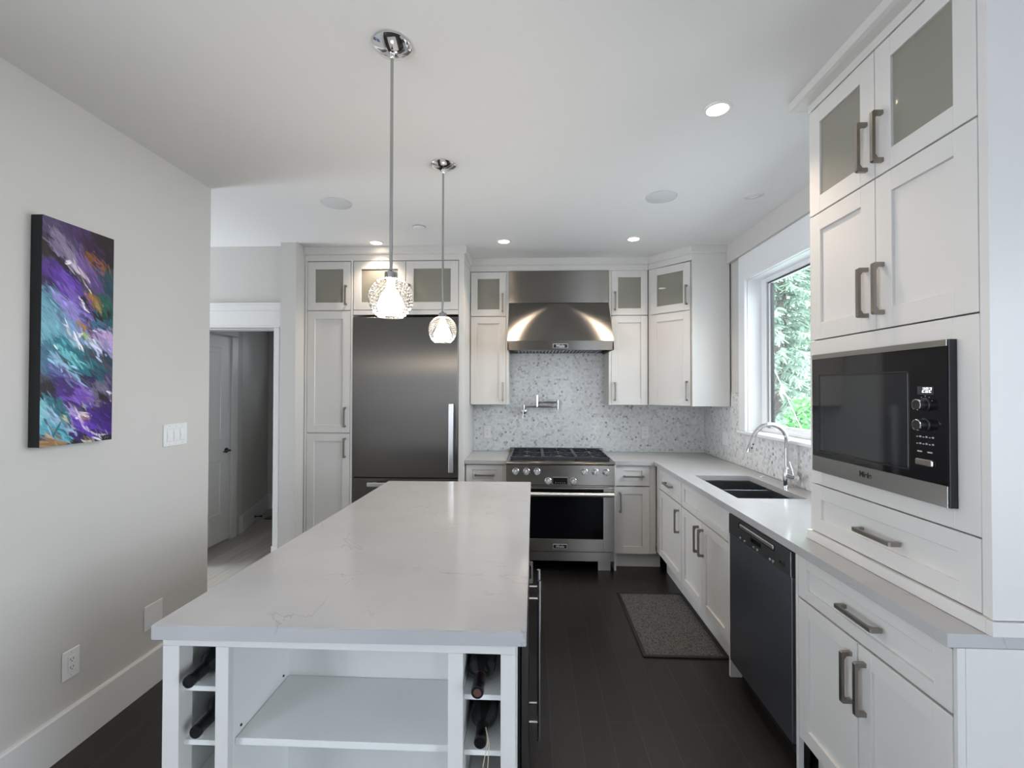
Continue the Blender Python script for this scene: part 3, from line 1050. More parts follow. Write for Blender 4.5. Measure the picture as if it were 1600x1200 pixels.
# base cabinets, right run (facing -X): local x runs towards the camera
RX = 1.075
def rbase(label, ystart):
    return base(label, RX, ystart, -PI / 2)
r = rbase('white base cabinet in the inner corner, left of the sink doors', 3.966)
carcass(r, 0.02, 0.620, 0.160, zz(0.876), 0.61)
strip(r, (0.0, 0.0795, 0, T, zz(0.143), zz(0.878)))
front(r, 'drawer', 0.081, 0.640, zz(0.700), zz(0.872), 0.052, handle=('h', zz(0.786), 0.275), fz=0.043)
front(r, 'door', 0.081, 0.640, zz(0.143), zz(0.695), 0.055, handle=('v', 0.587, zz(0.484)))
strip(r, (0.03, 0.640, 0.075, 0.09, 0, 0.158), name='toe_kick')
r = rbase('white sink base cabinet with false front and two doors', 3.322)
carcass(r, 0.0, 0.784, 0.160, zz(0.665), 0.61)
front(r, 'false_front', 0.002, 0.784, zz(0.697), zz(0.876), 0.052, fz=0.043)
front(r, 'door', 0.002, 0.392, zz(0.143), zz(0.692), 0.055, handle=('v', 0.338, zz(0.484)))
front(r, 'door', 0.393, 0.784, zz(0.143), zz(0.692), 0.055, handle=('v', 0.415, zz(0.484)))
strip(r, (0.785, 0.801, 0.0, 0.60, 0.0, zz(0.878)), name='side_panel')
strip(r, (0.0, 0.784, 0.075, 0.09, 0, 0.158), name='toe_kick')
# dishwasher
r = thing('dishwasher', 'graphite stainless dishwasher built in right of the sink cabinet', 'dishwasher', (1.070, 2.517, FZ), -PI / 2)
mb = MB(); mb.box(0.006, 0.594, 0.03, 0.58, 0.09, zz(0.868))
mb.build('body', 'black', r)
mb = MB(); mb.box(0.003, 0.590, 0.0, 0.028, 0.10, zz(0.757), 0.002)
mb.build('door', 'dish', r)
mb = MB(); mb.box(0.003, 0.590, -0.004, 0.028, zz(0.758), zz(0.864), 0.002)
d = mb.build('control_fascia', 'dish2', r)
mb = MB(); mb.box(0.118, 0.470, -0.0052, -0.004, zz(0.822), zz(0.850)); mb.build('handle_recess', 'black', d)
mb = MB(); mb.box(0.145, 0.468, -0.014, -0.004, zz(0.829), zz(0.848), 0.004); mb.build('handle', 'steel_light', d)
mb = MB(); mb.box(0.249, 0.346, -0.0055, -0.004, zz(0.793), zz(0.814)); mb.build('display', 'black_glass', d)
for x in (0.134, 0.183, 0.274, 0.310, 0.425, 0.450):
    mb = MB(); mb.lathe([(0, 0), (0.0065, 0), (0.0055, 0.003), (0, 0.003)], (x, -0.004, zz(0.772)), (0, -1, 0), 14)
    mb.build('button', 'steel_light', d)
text_mesh('lettering', 'Miele', 0.022, (0.526, -0.0042, zz(0.793)), (PI / 2, 0, 0), 'lettering_black', d, bold=0.0006)
mb = MB(); mb.box(0.01, 0.59, 0.06, 0.07, 0.0, 0.088); mb.build('toe_kick', 'black', r)
# base cabinet under the oven tower
r = rbase('white base cabinet under the microwave tower, nearest the camera', 1.910)
carcass(r, 0.004, 0.692, 0.160, zz(0.876), 0.61)
strip(r, (0.001, 0.0185, 0, T, 0.0, zz(0.878)))
strip(r, (0.6945, 0.706, 0, T, 0.0, zz(0.878)))
front(r, 'drawer', 0.0195, 0.693, zz(0.702), zz(0.870), 0.055, handle=('h', zz(0.790), 0.288), fz=0.042)
front(r, 'door', 0.0195, 0.351, zz(0.143), zz(0.697), 0.057, handle=('v', 0.322, zz(0.480)))
front(r, 'door', 0.353, 0.693, zz(0.143), zz(0.697), 0.057, handle=('v', 0.386, zz(0.480)))
strip(r, (0.6945, 0.706, 0.0205, 0.61, 0.0, zz(0.878)), name='end_panel')
strip(r, (0.02, 0.693, 0.075, 0.09, 0, 0.158), name='toe_kick')

# ------------------------------------------------------------------ countertops
CT, CB = 0.914, 0.8795
mb = MB(); mb.box(-0.580, -0.2155, 3.945, 4.558, CB, CT, 0.0015)
tag(mb.build('countertop', 'quartz'), 'short white quartz countertop between refrigerator panel and range', 'countertop')
SX0, SX1, SY0, SY1 = 1.172, 1.556, 2.645, 3.335
mb = MB()
CF = 1.052
pts_o = [(CF, 1.205), (1.690, 1.205), (1.690, 4.558), (0.706, 4.558), (0.706, 3.950), (CF, 3.950)]
# plan built from rectangles around the sink cut-out, welded
xs = [0.706, CF, SX0, SX1, 1.690]
ys = [1.205, SY0, SY1, 3.950, 4.558]
def inside(i, j):
    x, y = (xs[i] + xs[i + 1]) / 2, (ys[j] + ys[j + 1]) / 2
    if x < CF: return y > 3.95
    return not (SX0 < x < SX1 and SY0 < y < SY1)
vt = {}
def gv(i, j, z):
    k = (i, j, z)
    if k not in vt:
        vt[k] = mb.bm.verts.new((xs[i], ys[j], z))
    return vt[k]
for i in range(4):
    for j in range(4):
        if not inside(i, j): continue
        mb.bm.faces.new([gv(i, j, CT), gv(i + 1, j, CT), gv(i + 1, j + 1, CT), gv(i, j + 1, CT)])
        mb.bm.faces.new([gv(i, j, CB), gv(i, j + 1, CB), gv(i + 1, j + 1, CB), gv(i + 1, j, CB)])
        for (di, dj, a, b) in ((-1, 0, (i, j + 1), (i, j)), (1, 0, (i + 1, j), (i + 1, j + 1)), (0, -1, (i, j), (i + 1, j)), (0, 1, (i + 1, j + 1), (i, j + 1))):
            ii, jj = i + di, j + dj
            if 0 <= ii < 4 and 0 <= jj < 4 and inside(ii, jj): continue
            mb.bm.faces.new([gv(*a, CB), gv(*b, CB), gv(*b, CT), gv(*a, CT)])
tag(mb.build('countertop', 'quartz'), 'long L-shaped white quartz countertop around the sink and tower', 'countertop')

# sink: two under-mounted bowls
r = thing('kitchen_sink', 'double bowl stainless undermount sink below the window', 'sink', (SX0, SY0, 0.0))
def bowl(name, x0, x1, y0, y1, depth):
    mb = MB(); top = CB - 0.001; zb = CB - depth; ins = 0.012
    o = [(x0, y0), (x1, y0), (x1, y1), (x0, y1)]
    i_ = [(x0 + ins, y0 + ins), (x1 - ins, y0 + ins), (x1 - ins, y1 - ins), (x0 + ins, y1 - ins)]
    A = [mb.bm.verts.new((x, y, top)) for x, y in o]
    B = [mb.bm.verts.new((x, y, zb + 0.02)) for x, y in o]
    D = [mb.bm.verts.new((x, y, zb)) for x, y in i_]
    for k in range(4):
        k2 = (k + 1) % 4
        mb.bm.faces.new((A[k], B[k], B[k2], A[k2]))
        mb.bm.faces.new((B[k], D[k], D[k2], B[k2]))
    mb.bm.faces.new(D)
    ob = mb.build(name, 'steel_bowl', r, recalc=False)
    md = ob.modifiers.new('gauge', 'SOLIDIFY'); md.thickness = 0.0015; md.offset = -1
    dr = MB()
    dr.lathe([(0.040, 0.0), (0.040, 0.003), (0.032, 0.003), (0.026, 0.001), (0, 0.001)], ((x0 + x1) / 2, (y0 + y1) / 2, zb), (0, 0, 1))
    dr.build('drain', 'chrome', ob)
bowl('sink_bowl', 0.002, 0.382, 0.392, 0.672, 0.20)
bowl('sink_bowl', 0.002, 0.382, 0.002, 0.374, 0.20)
mb = MB(); mb.box(0.002, 0.382, 0.3745, 0.3915, CB - 0.03, CB - 0.004, 0.003)
mb.build('divider', 'steel_light', r)

# faucet
r = thing('kitchen_faucet', 'tall chrome pull-down gooseneck faucet behind the sink', 'faucet', (1.625, 2.972, CT))
mb = MB(); mb.lathe([(0, 0), (0.027, 0), (0.027, 0.006), (0.0235, 0.010), (0.0235, 0.118), (0.019, 0.122), (0, 0.122)])
mb.build('base', 'chrome', r)
pts = [(0, 0, 0.12), (0, 0, 0.20), (0, 0, 0.29)]
for k in range(1, 15):
    a = PI * k / 14 * 0.93
    pts.append((-0.105 + 0.105 * math.cos(a), 0, 0.29 + 0.105 * math.sin(a)))
mb = MB(); mb.tube(pts, 0.0135, 16); mb.build('spout', 'chrome', r)
e = Vector(pts[-1]); dirn = (Vector(pts[-1]) - Vector(pts[-2])).normalized()
mb = MB(); mb.tube([e, e + dirn * 0.02, e + dirn * 0.10], [0.0145, 0.0165, 0.0170], 16)
h = mb.build('spray_head', 'chrome', r)
for q in (0.045, 0.070):
    p_ = e + dirn * q + Vector((0.004, -0.016, 0))
    mb = MB(); mb.lathe([(0, 0), (0.006, 0), (0.005, 0.002), (0, 0.0025)], p_, (0.25, -1, 0), 12); mb.build('spray_button', 'black', h)
mb = MB()
mb.cyl((0.0, -0.018, 0.070), (0.012, -0.085, 0.070), 0.0185)
hb = mb.build('valve', 'chrome', r)
mb = MB(); mb.tube([(0.008, -0.062, 0.082), (0.006, -0.050, 0.120), (-0.001, -0.030, 0.165)], [0.006, 0.005, 0.004], 10)
mb.build('lever', 'chrome', hb)
mb = MB(); mb.lathe([(0, 0), (0.022, 0), (0.022, 0.003), (0.014, 0.006), (0.012, 0.009), (0, 0.009)], (1.640, 3.316, CT))
tag(mb.build('sink_air_switch', 'chrome'), 'small round chrome button on the counter behind the sink', 'switch')

# backsplash
mb = MB(); mb.box(-0.580, 1.697, 4.5595, 4.5715, 0.9145, 1.95)
tag(mb.build('backsplash', 'hex_x'), 'hexagon marble mosaic backsplash on the back wall behind the range', 'backsplash')
mb = MB()
mb.box(1.6965, 1.7045, 3.806, 3.952, 1.205, 1.505)
mb.box(1.6965, 1.7045, 3.952, 4.559, 1.205, 1.386)
mb.box(1.6965, 1.7045, 3.806, 4.559, 0.9145, 1.205)
mb.box(1.6965, 1.7045, 1.955, 3.806, 0.9145, 1.179)
tag(mb.build('backsplash', 'hex_y'), 'hexagon marble mosaic backsplash under the window on the right wall', 'backsplash')

# ------------------------------------------------------------------ range
RY = 3.862
r = thing('gas_range', 'wide stainless steel gas range with six burners and eight knobs', 'range', (-0.213, RY, FZ))
RW = 0.914
Zr = lambda z: z - FZ
mb = MB(); mb.box(0.004, RW - 0.004, 0.02, 0.69, 0.10, Zr(0.905))
mb.build('body', 'steel_h', r)
# top trim with rounded nose, spill tray, back riser
mb = MB()
mb.prism([(0.695, 0.891), (0.006, 0.891), (-0.006, 0.897), (-0.010, 0.905), (-0.006, 0.913), (0.004, 0.918), (0.03, 0.919), (0.03, 0.915), (0.695, 0.915)],
         lambda u, v, w: (w, u, Zr(v)), 0.0, RW)
mb.build('cooktop', 'steel_h', r)
mb = MB(); mb.box(0.03, RW - 0.03, 0.065, 0.655, Zr(0.9155), Zr(0.9175)); mb.build('spill_tray', 'black', r)
mb = MB(); mb.box(0.0, RW, 0.660, 0.692, Zr(0.9155), Zr(0.952), 0.003); mb.build('back_riser', 'steel_h', r)
# control panel, slightly raked
mb = MB(); mb.prism([(0.0, 0.722), (-0.004, 0.726), (0.004, 0.889), (0.02, 0.889), (0.02, 0.722)], lambda u, v, w: (w, u, Zr(v)), 0.002, RW - 0.002)
cp = mb.build('control_panel', 'steel_h', r)
def knob(x, z):
    k = MB()
    k.lathe([(0, 0), (0.029, 0), (0.029, 0.006), (0.026, 0.008)], (x, -0.001, Zr(z)), (0, -1, 0.03), 24)
    kk = MB()
    o = Vector((x, -0.008, Zr(z)))
    kk.lathe([(0.024, 0), (0.0245, 0.010), (0.0225, 0.036), (0.0205, 0.040), (0, 0.040)], o, (0, -1, 0.03), 24)
    kk.box(x - 0.005, x + 0.005, -0.060, -0.046, Zr(z) - 0.021, Zr(z) + 0.021, 0.002)
    b = kk.build('knob', 'steel_light', r)
    k.build('bezel', 'chrome', b)
for x in (0.080, 0.171, 0.260, 0.659, 0.749, 0.839): knob(x, 0.836)
for x in (0.354, 0.565): knob(x, 0.758)
mb = MB(); mb.box(0.391, 0.520, -0.006, 0.002, Zr(0.728), Zr(0.790), 0.002)
dsp = mb.build('display', 'chrome', cp)
mb = MB(); mb.box(0.396, 0.515, -0.0075, -0.005, Zr(0.733), Zr(0.785)); mb.build('display_glass', 'black_glass', dsp)
mb = MB()
for k in range(5): mb.box(0.415 + k * 0.019, 0.422 + k * 0.019, -0.0082, -0.0074, Zr(0.742), Zr(0.746))
mb.build('display_marks', 'lettering', dsp)
# oven door
mb = MB()
X0, X1 = 0.006, RW - 0.006
for b in ((X0, 0.085, 0.168, 0.705), (RW - 0.095, X1, 0.168, 0.705), (0.085, RW - 0.095, 0.168, 0.272), (0.085, RW - 0.095, 0.690, 0.705)):
    mb.box(b[0], b[1], -0.004, 0.018, Zr(b[2]), Zr(b[3]), 0.0015)
dr = mb.build('oven_door', 'steel_h', r)
mb = MB(); mb.box(0.084, RW - 0.094, -0.002, 0.016, Zr(0.271), Zr(0.691)); mb.build('door_glass', 'oven_glass', dr)
mb = MB()
mb.cyl((0.016, -0.052, Zr(0.655)), (RW - 0.016, -0.052, Zr(0.655)), 0.0185, seg=20)
for x in (0.045, RW - 0.045): mb.cyl((x, -0.004, Zr(0.655)), (x, -0.05, Zr(0.655)), 0.011)
mb.build('handle', 'steel_light', dr)
def badge(parent, x0, x1, z0, z1, y, size):
    b = MB(); b.box(x0, x1, y - 0.004, y, z0, z1, 0.001)
    p1 = b.build('badge', 'lettering', parent)
    b = MB(); b.box(x0 + 0.004, x1 - 0.004, y - 0.0048, y - 0.003, z0 + 0.004, z1 - 0.004)
    b.build('badge_plate', 'black', p1)
    text_mesh('lettering', 'Miele', size, ((x0 + x1) / 2, y - 0.0050, (z0 + z1) / 2), (PI / 2, 0, 0), 'lettering', p1, bold=0.0006)
badge(dr, 0.396, 0.514, Zr(0.190), Zr(0.229), -0.004, 0.032)
mb = MB(); mb.box(0.010, RW - 0.030, 0.012, 0.03, Zr(0.095), Zr(0.160), 0.0015); mb.build('kick_panel', 'steel_h', r)
for x0 in (RW - 0.129, 0.022):
    mb = MB(); mb.box(x0, x0 + 0.107, 0.085, 0.12, 0.0, Zr(0.094)); mb.build('leg_cover', 'steel_h', r)
# burners and grates
gx = [(0.032, 0.312), (0.316, 0.598), (0.602, 0.882)]
for (a0, a1) in gx:
    xc = (a0 + a1) / 2
    for yc in (0.215, 0.495):
        mb = MB()
        mb.lathe([(0, 0), (0.055, 0), (0.052, 0.006), (0.042, 0.008), (0.042, 0.014), (0, 0.014)], (xc, yc, Zr(0.9178)), (0, 0, 1), 24)
        bn = mb.build('burner', 'steel_light', r)
        mb = MB(); mb.lathe([(0, 0), (0.034, 0), (0.034, 0.004), (0.030, 0.007), (0, 0.008)], (xc, yc, Zr(0.9320)), (0, 0, 1), 24)
        mb.build('burner_cap', 'iron', bn)
for (a0, a1) in gx:
    mb = MB()
    zt0, zt1 = Zr(0.938), Zr(0.950)
    y0, y1 = 0.070, 0.648
    bw = 0.011
    for (q0, q1, s0, s1) in ((a0, a0 + bw, y0, y1), (a1 - bw, a1, y0, y1), (a0 + bw, a1 - bw, y0, y0 + bw), (a0 + bw, a1 - bw, y1 - bw, y1), (a0 + bw, a1 - bw, 0.352, 0.366)):
        mb.box(q0, q1, s0, s1, Zr(0.9175) if s1 - s0 < 0.02 or True and (q1 - q0) < 0.02 else zt0, zt1, 0.002) if False else mb.box(q0, q1, s0, s1, Zr(0.924), zt1, 0.002)
    xc = (a0 + a1) / 2
    for yc in (0.215, 0.495):
        for (dx, dy) in ((1, 0), (-1, 0), (0, 1), (0, -1)):
            r0, r1_ = 0.030, 0.140
            if dx: mb.box(xc + dx * r0, xc + dx * (r1_ - 0.008), yc - 0.0045, yc + 0.0045, zt0, zt1, 0.001)
            else: mb.box(xc - 0.0045, xc + 0.0045, yc + dy * r0, yc + dy * 0.136, zt0, zt1, 0.001)
        for sx_ in (-1, 1):
            for sy_ in (-1, 1):
                mb.tube([(xc + sx_ * 0.050, yc + sy_ * 0.050, zt0 + 0.006), (xc + sx_ * 0.128, yc + sy_ * 0.128, zt0 + 0.006)], 0.005, 6)
        # pale worn ring on the fingers
        for k in range(16):
            b0 = 2 * PI * k / 16; b1 = 2 * PI * (k + 1) / 16
            mb.tube([(xc + 0.078 * math.cos(b0), yc + 0.078 * math.sin(b0), zt0 + 0.005), (xc + 0.078 * math.cos(b1), yc + 0.078 * math.sin(b1), zt0 + 0.005)], 0.0042, 6)
    for (fx, fy) in ((a0 + 0.006, y0 + 0.006), (a1 - 0.006, y0 + 0.006), (a0 + 0.006, y1 - 0.006), (a1 - 0.006, y1 - 0.006)):
        mb.box(fx - 0.006, fx + 0.006, fy - 0.006, fy + 0.006, Zr(0.9176), Zr(0.926))
    mb.build('grate', 'iron', r)

# ------------------------------------------------------------------ hood
r = thing('range_hood', 'stainless steel chimney range hood above the gas range', 'range hood', (-0.213, 4.0, 0))
HW = 0.930
mb = MB(); mb.box(0.0, HW, 0.270, 0.556, 2.341, 2.6445, 0.001)
mb.build('duct_cover', 'steel_h', r)
mb = MB()
mb.prism([(0.268, 2.337), (0.0, 1.957), (0.0, 1.876), (0.012, 1.876), (0.012, 1.940), (0.54, 1.940), (0.54, 1.890), (0.556, 1.890), (0.556, 2.337)], lambda u, v, w: (w, u, v), 0.0, HW)
cn = mb.build('canopy', 'steel_h', r)
mb = MB()
mb.box(0.0, 0.010, 0.0, 0.556, 1.876, 1.941); mb.box(HW - 0.010, HW, 0.0, 0.556, 1.876, 1.941)
mb.build('side_lip', 'steel_h', r)
mb = MB()
for k in range(24):
    x = 0.08 + k * 0.0325
    mb.box(x, x + 0.020, 0.10, 0.50, 1.889, 1.905, 0.002)
mb.box(0.03, HW - 0.03, 0.05, 0.52, 1.905, 1.915)
mb.build('baffle_filter', 'dish', r)
for k, x in enumerate((0.16, HW / 2, HW - 0.16)):
    mb = MB(); mb.lathe([(0, 0), (0.030, 0), (0.030, 0.006), (0, 0.006)], (x, 0.055, 1.884), (0, 0, 1), 20); hl = mb.build('hood_lamp', 'hood_lamp', r)
badge(cn, 0.400, 0.531, 1.891, 1.930, 0.0, 0.034)

# ------------------------------------------------------------------ pot filler
r = thing('pot_filler', 'chrome folding pot filler tap on the tile above the range', 'faucet', (-0.075, 4.5595, 1.315))
mb = MB(); mb.lathe([(0, 0), (0.032, 0), (0.032, 0.008), (0.016, 0.012), (0.014, 0.07), (0, 0.07)], (0, 0, 0), (0, -1, 0))
mb.lathe([(0, 0.055), (0.0165, 0.055), (0.0165, 0.07), (0.019, 0.074), (0.019, 0.095), (0.012, 0.1), (0, 0.1)], (0, 0, 0), (0, -1, 0))
mb.build('wall_flange', 'chrome', r)
mb = MB(); mb.tube([(0.0, -0.098, 0), (-0.004, -0.118, -0.005), (-0.010, -0.122, -0.065)], [0.006, 0.005, 0.003], 10); mb.build('valve_lever', 'chrome', r)
mb = MB(); mb.cyl((0, -0.06, 0.0), (0, -0.06, 0.062), 0.0135); mb.cyl((0.0, -0.06, 0.045), (0.335, -0.06, 0.045), 0.0095); mb.build('lower_arm', 'nickel_bright', r)
mb = MB(); mb.cyl((0.335, -0.06, 0.012), (0.335, -0.06, 0.112), 0.0145); mb.build('joint', 'nickel_bright', r)
mb = MB(); mb.cyl((0.335, -0.06, 0.088), (0.135, -0.085, 0.088), 0.0095); mb.build('upper_arm', 'nickel_bright', r)
mb = MB(); mb.cyl((0.130, -0.086, 0.062), (0.130, -0.086, 0.158), 0.0135); mb.cyl((0.130, -0.086, 0.045), (0.130, -0.086, 0.062), 0.010); sp = mb.build('spout', 'chrome', r)
mb = MB(); mb.tube([(0.130, -0.086, 0.148), (0.09, -0.090, 0.148), (0.052, -0.094, 0.147)], [0.0055, 0.005, 0.004], 10); mb.build('spout_lever', 'chrome', sp)

# ------------------------------------------------------------------ oven tower on the counter
r = thing('microwave_tower', 'tall white cabinet tower standing on the counter around the microwave', 'cabinet', (1.160, 1.948, CT + 0.001), -PI / 2)
TZ = lambda z: z - CT - 0.001
W = 0.740
GAP = 0.365
mb = MB()
t = 0.018
mb.box(0.0, t, T + 0.001, 0.530, TZ(0.9525), TZ(2.685)); mb.box(W - t, W, T + 0.001, 0.530, TZ(0.9525), TZ(2.685))
for z0 in (0.955, 1.150, 1.70, 2.23, 2.667): mb.box(t, W - t, T + 0.001, 0.530, TZ(z0), TZ(z0 + t))
mb.box(t, W - t, 0.522, 0.530, TZ(0.955), TZ(2.685))
mb.build('carcass', 'cabinet', r)
strip(r, (-0.008, W + 0.0, -0.012, 0.53, 0.0, TZ(0.951)), name='plinth')
strip(r, (0.7205, W, 0, T, TZ(0.9525), TZ(2.685)))
front(r, 'door', 0.002, GAP, TZ(2.247), TZ(2.683), 0.067, True, handle=('v', GAP - 0.038, TZ(2.285)))
front(r, 'door', GAP, 0.719, TZ(2.247), TZ(2.683), 0.067, True, handle=('v', GAP + 0.033, TZ(2.285)))
front(r, 'door', 0.002, GAP, TZ(1.733), TZ(2.245), 0.067, handle=('v', GAP - 0.038, TZ(1.780)))
front(r, 'door', GAP, 0.719, TZ(1.733), TZ(2.245), 0.067, handle=('v', GAP + 0.033, TZ(1.780)))
# face frame around the microwave opening (opening x 0.07..0.645, z 1.22..1.66)
strip(r, (0.002, 0.070, 0, T, TZ(1.150), TZ(1.730)), (0.645, 0.719, 0, T, TZ(1.150), TZ(1.730)),
      (0.070, 0.645, 0, T, TZ(1.150), TZ(1.218)), (0.070, 0.645, 0, T, TZ(1.662), TZ(1.730)), name='face_frame')
front(r, 'drawer', 0.002, 0.719, TZ(0.953), TZ(1.147), 0.062, handle=('h', TZ(1.043), 0.290), fz=0.055)
# end panel towards the camera: smooth panel with a base strip
strip(r, (W + 0.0005, W + 0.010, -0.004, 0.538, TZ(0.9525), TZ(2.685)), name='end_panel')
strip(r, (W + 0.0005, W + 0.018, -0.012, 0.538, 0.0, TZ(0.951)), name='base_strip')

# microwave
r = thing('microwave_oven', 'black glass and steel built-in microwave showing 202 in the tower', 'microwave', (1.135, 1.892, 0), -PI / 2)
mb = MB(); mb.box(0.030, 0.570, 0.047, 0.46, 1.224, 1.655); mb.build('body', 'black', r)
mb = MB(); mb.box(0.0, 0.602, 0.003, 0.0245, 1.208, 1.670, 0.001); mb.build('front_panel', 'black', r)
mb = MB(); mb.box(0.0, 0.598, 0.0, 0.003, 1.268, 1.652); gl = mb.build('front_glass', 'black_glass', r)
mb = MB(); mb.box(0.0, 0.598, -0.001, 0.003, 1.652, 1.670, 0.0005); mb.build('trim_strip', 'steel_mid', r)
mb = MB(); mb.box(0.0, 0.598, -0.001, 0.003, 1.208, 1.267, 0.0005); ts = mb.build('trim_strip', 'steel_mid', r)
text_mesh('lettering', 'Miele', 0.026, (0.292, -0.0012, 1.241), (PI / 2, 0, 0), 'lettering_black', ts, bold=0.0008)
# door outline groove + window
mb = MB()
for b in ((0.045, 0.475, 1.584, 1.588), (0.045, 0.475, 1.290, 1.294), (0.045, 0.049, 1.290, 1.588), (0.471, 0.475, 1.290, 1.588)):
    mb.box(b[0], b[1], -0.0006, 0.002, b[2], b[3])
mb.build('door_outline', 'black', r)
mb = MB(); mb.box(0.052, 0.4685, -0.0008, 0.002, 1.297, 1.581, 0.0003); mb.build('window', 'micro_window', r)
mb = MB(); mb.box(0.503, 0.557, -0.0008, 0.001, 1.517, 1.541); ds_ = mb.build('display', 'display', r)
def seg_digit(mb, ch, x, z, w, h):
    segs = {'2': 'abged', '0': 'abcdef'}[ch]
    t = 0.0016
    sl = 0.15
    R = {'a': (0, w, h - t, h), 'g': (0, w, h / 2 - t / 2, h / 2 + t / 2), 'd': (0, w, 0, t), 'b': (w - t, w, h / 2, h), 'c': (w - t, w, 0, h / 2), 'f': (0, t, h / 2, h), 'e': (0, t, 0, h / 2)}
    for s_ in segs:
        a, b, c, d = R[s_]
        mb.prism([(a + c * sl, c), (b + c * sl, c), (b + d * sl, d), (a + d * sl, d)], lambda u, v, k: (x + u, k, z + v), -0.0012, -0.0007)
mb = MB()
for k, ch in enumerate('202'): seg_digit(mb, ch, 0.520 + k * 0.0110, 1.5235, 0.0072, 0.0135)
mb.build('display_digits', 'digits', ds_)
for z in (1.488, 1.430):
    mb = MB(); mb.lathe([(0.020, 0), (0.0195, 0.004), (0.0165, 0.006), (0.0160, 0.024), (0.014, 0.0265), (0, 0.0265)], (0.530, 0.0, z), (0, -1, 0), 28)
    kb = mb.build('knob', 'black', r)
    mb = MB(); mb.lathe([(0.0162, 0.0), (0.0162, 0.0025), (0.0140, 0.0035), (0.0140, 0.0)], (0.530, -0.0240, z), (0, -1, 0), 28); mb.build('knob_ring', 'chrome', kb)
mb = MB()
for z in (1.393, 1.373):
    for k in range(6): mb.box(0.498 + k * 0.0105, 0.504 + k * 0.0105, -0.0006, 0.001, z, z + 0.0025 + 0.002 * (k % 2))
for k in range(2): mb.box(0.501 + k * 0.034, 0.517 + k * 0.034, -0.0006, 0.001, 1.350, 1.354)
for k in range(5):
    a_ = PI * (0.15 + 0.18 * k)
    mb.box(0.530 + 0.024 * math.cos(a_) - 0.001, 0.530 + 0.024 * math.cos(a_) + 0.001, -0.0006, 0.001, 1.488 + 0.024 * math.sin(a_), 1.490 + 0.024 * math.sin(a_))
mb.build('touch_markings', 'lettering', r)
mb = MB(); mb.box(0.497, 0.556, -0.006, 0.001, 1.312, 1.331, 0.003); mb.build('open_button', 'nickel', r)

# ------------------------------------------------------------------ island
r = thing('kitchen_island', 'white kitchen island base with open shelf and wine cubbies', 'kitchen island', (0, 0, FZ))
IZ = lambda z: z - FZ
YF, YB = 1.190, 2.98
TOPZ = 0.8745
mb = MB()
mb.box(-0.989, -0.943, YF, YF + 0.05, 0, IZ(0.839), 0.001); mb.box(-0.079, -0.040, YF, YF + 0.05, 0, IZ(0.839), 0.001)
mb.box(-0.843, -0.807, YF, YF + 0.02, 0.10, IZ(0.839), 0.001); mb.box(-0.217, -0.177, YF, YF + 0.02, 0.10, IZ(0.839), 0.001)
mb.box(-0.989, -0.040, YF, YF + 0.02, IZ(0.8395), IZ(TOPZ), 0.001)
mb.box(-0.943, -0.079, YF, YF + 0.02, 0.02, 0.10, 0.001)
mb.build('face_frame', 'cabinet', r)
mb = MB()
mb.box(-0.985, -0.967, YF + 0.051, YB, 0.0, IZ(TOPZ))           # left side
mb.box(-0.060, -0.044, YF + 0.051, 1.513, 0.0, IZ(TOPZ))
for x0, x1 in ((-0.839, -0.8075), (-0.2165, -0.181)): mb.box(x0, x1, YF + 0.0205, 1.515, 0.06, IZ(TOPZ))
mb.box(-0.967, -0.044, 1.495, 1.513, 0.06, IZ(TOPZ))            # back of the shelf bay
mb.box(-0.966, -0.061, YF + 0.0205, 1.494, IZ(0.845), IZ(TOPZ))
mb.box(-0.967, -0.65, YB - 0.02, YB, 0.0, IZ(TOPZ)); mb.box(-0.65, -0.061, YB - 0.02, YB, 0.0, IZ(TOPZ))
mb.box(-0.967, -0.62, 1.514, YB - 0.02, 0.08, 0.10)
mb.build('carcass', 'cabinet_in', r)
mb = MB(); mb.box(-0.806, -0.218, YF + 0.030, 1.493, IZ(0.558), IZ(0.577), 0.001); mb.build('shelf', 'cabinet_in', r)
mb = MB(); mb.box(-0.806, -0.218, YF + 0.030, 1.493, 0.085, 0.105, 0.001); mb.build('shelf', 'cabinet_in', r)
for x0, x1 in ((-0.9655, -0.8395), (-0.180, -0.0615)):
    for z in (0.706, 0.560, 0.410, 0.260):
        mb = MB(); mb.box(x0, x1, YF + 0.0215, 1.493, IZ(z), IZ(z + 0.014), 0.001); mb.build('bottle_shelf', 'cabinet_in', r)
for y in (1.245, 1.462):
    mb = MB(); mb.cyl((-0.8078, y, IZ(0.594)), (-0.8045, y, IZ(0.594)), 0.0035, seg=10); mb.build('shelf_pin', 'black', r)
# cabinet at the far end of the right side with a pull
fd = MB(); fd.box(-0.060, -0.044, 2.235, YB, 0.0, IZ(TOPZ)); fd.build('side_panel', 'cabinet', r)
fd = MB(); fd.box(-0.043, -0.026, 2.24, YB - 0.005, 0.10, IZ(0.865), 0.0015); dd = fd.build('door', 'cabinet', r)
pm = MB()
pm.prism([(0, 0), (0, 0.031), (0.004, 0.036), (0.116, 0.036), (0.12, 0.031), (0.12, 0), (0.106, 0), (0.106, 0.018), (0.094, 0.026), (0.026, 0.026), (0.014, 0.018), (0.014, 0)],
         lambda u, v, k: (-0.026 + v, 2.60 + k, IZ(0.43) + u), -0.0065, 0.0065)
pm.build('handle', 'nickel', dd)
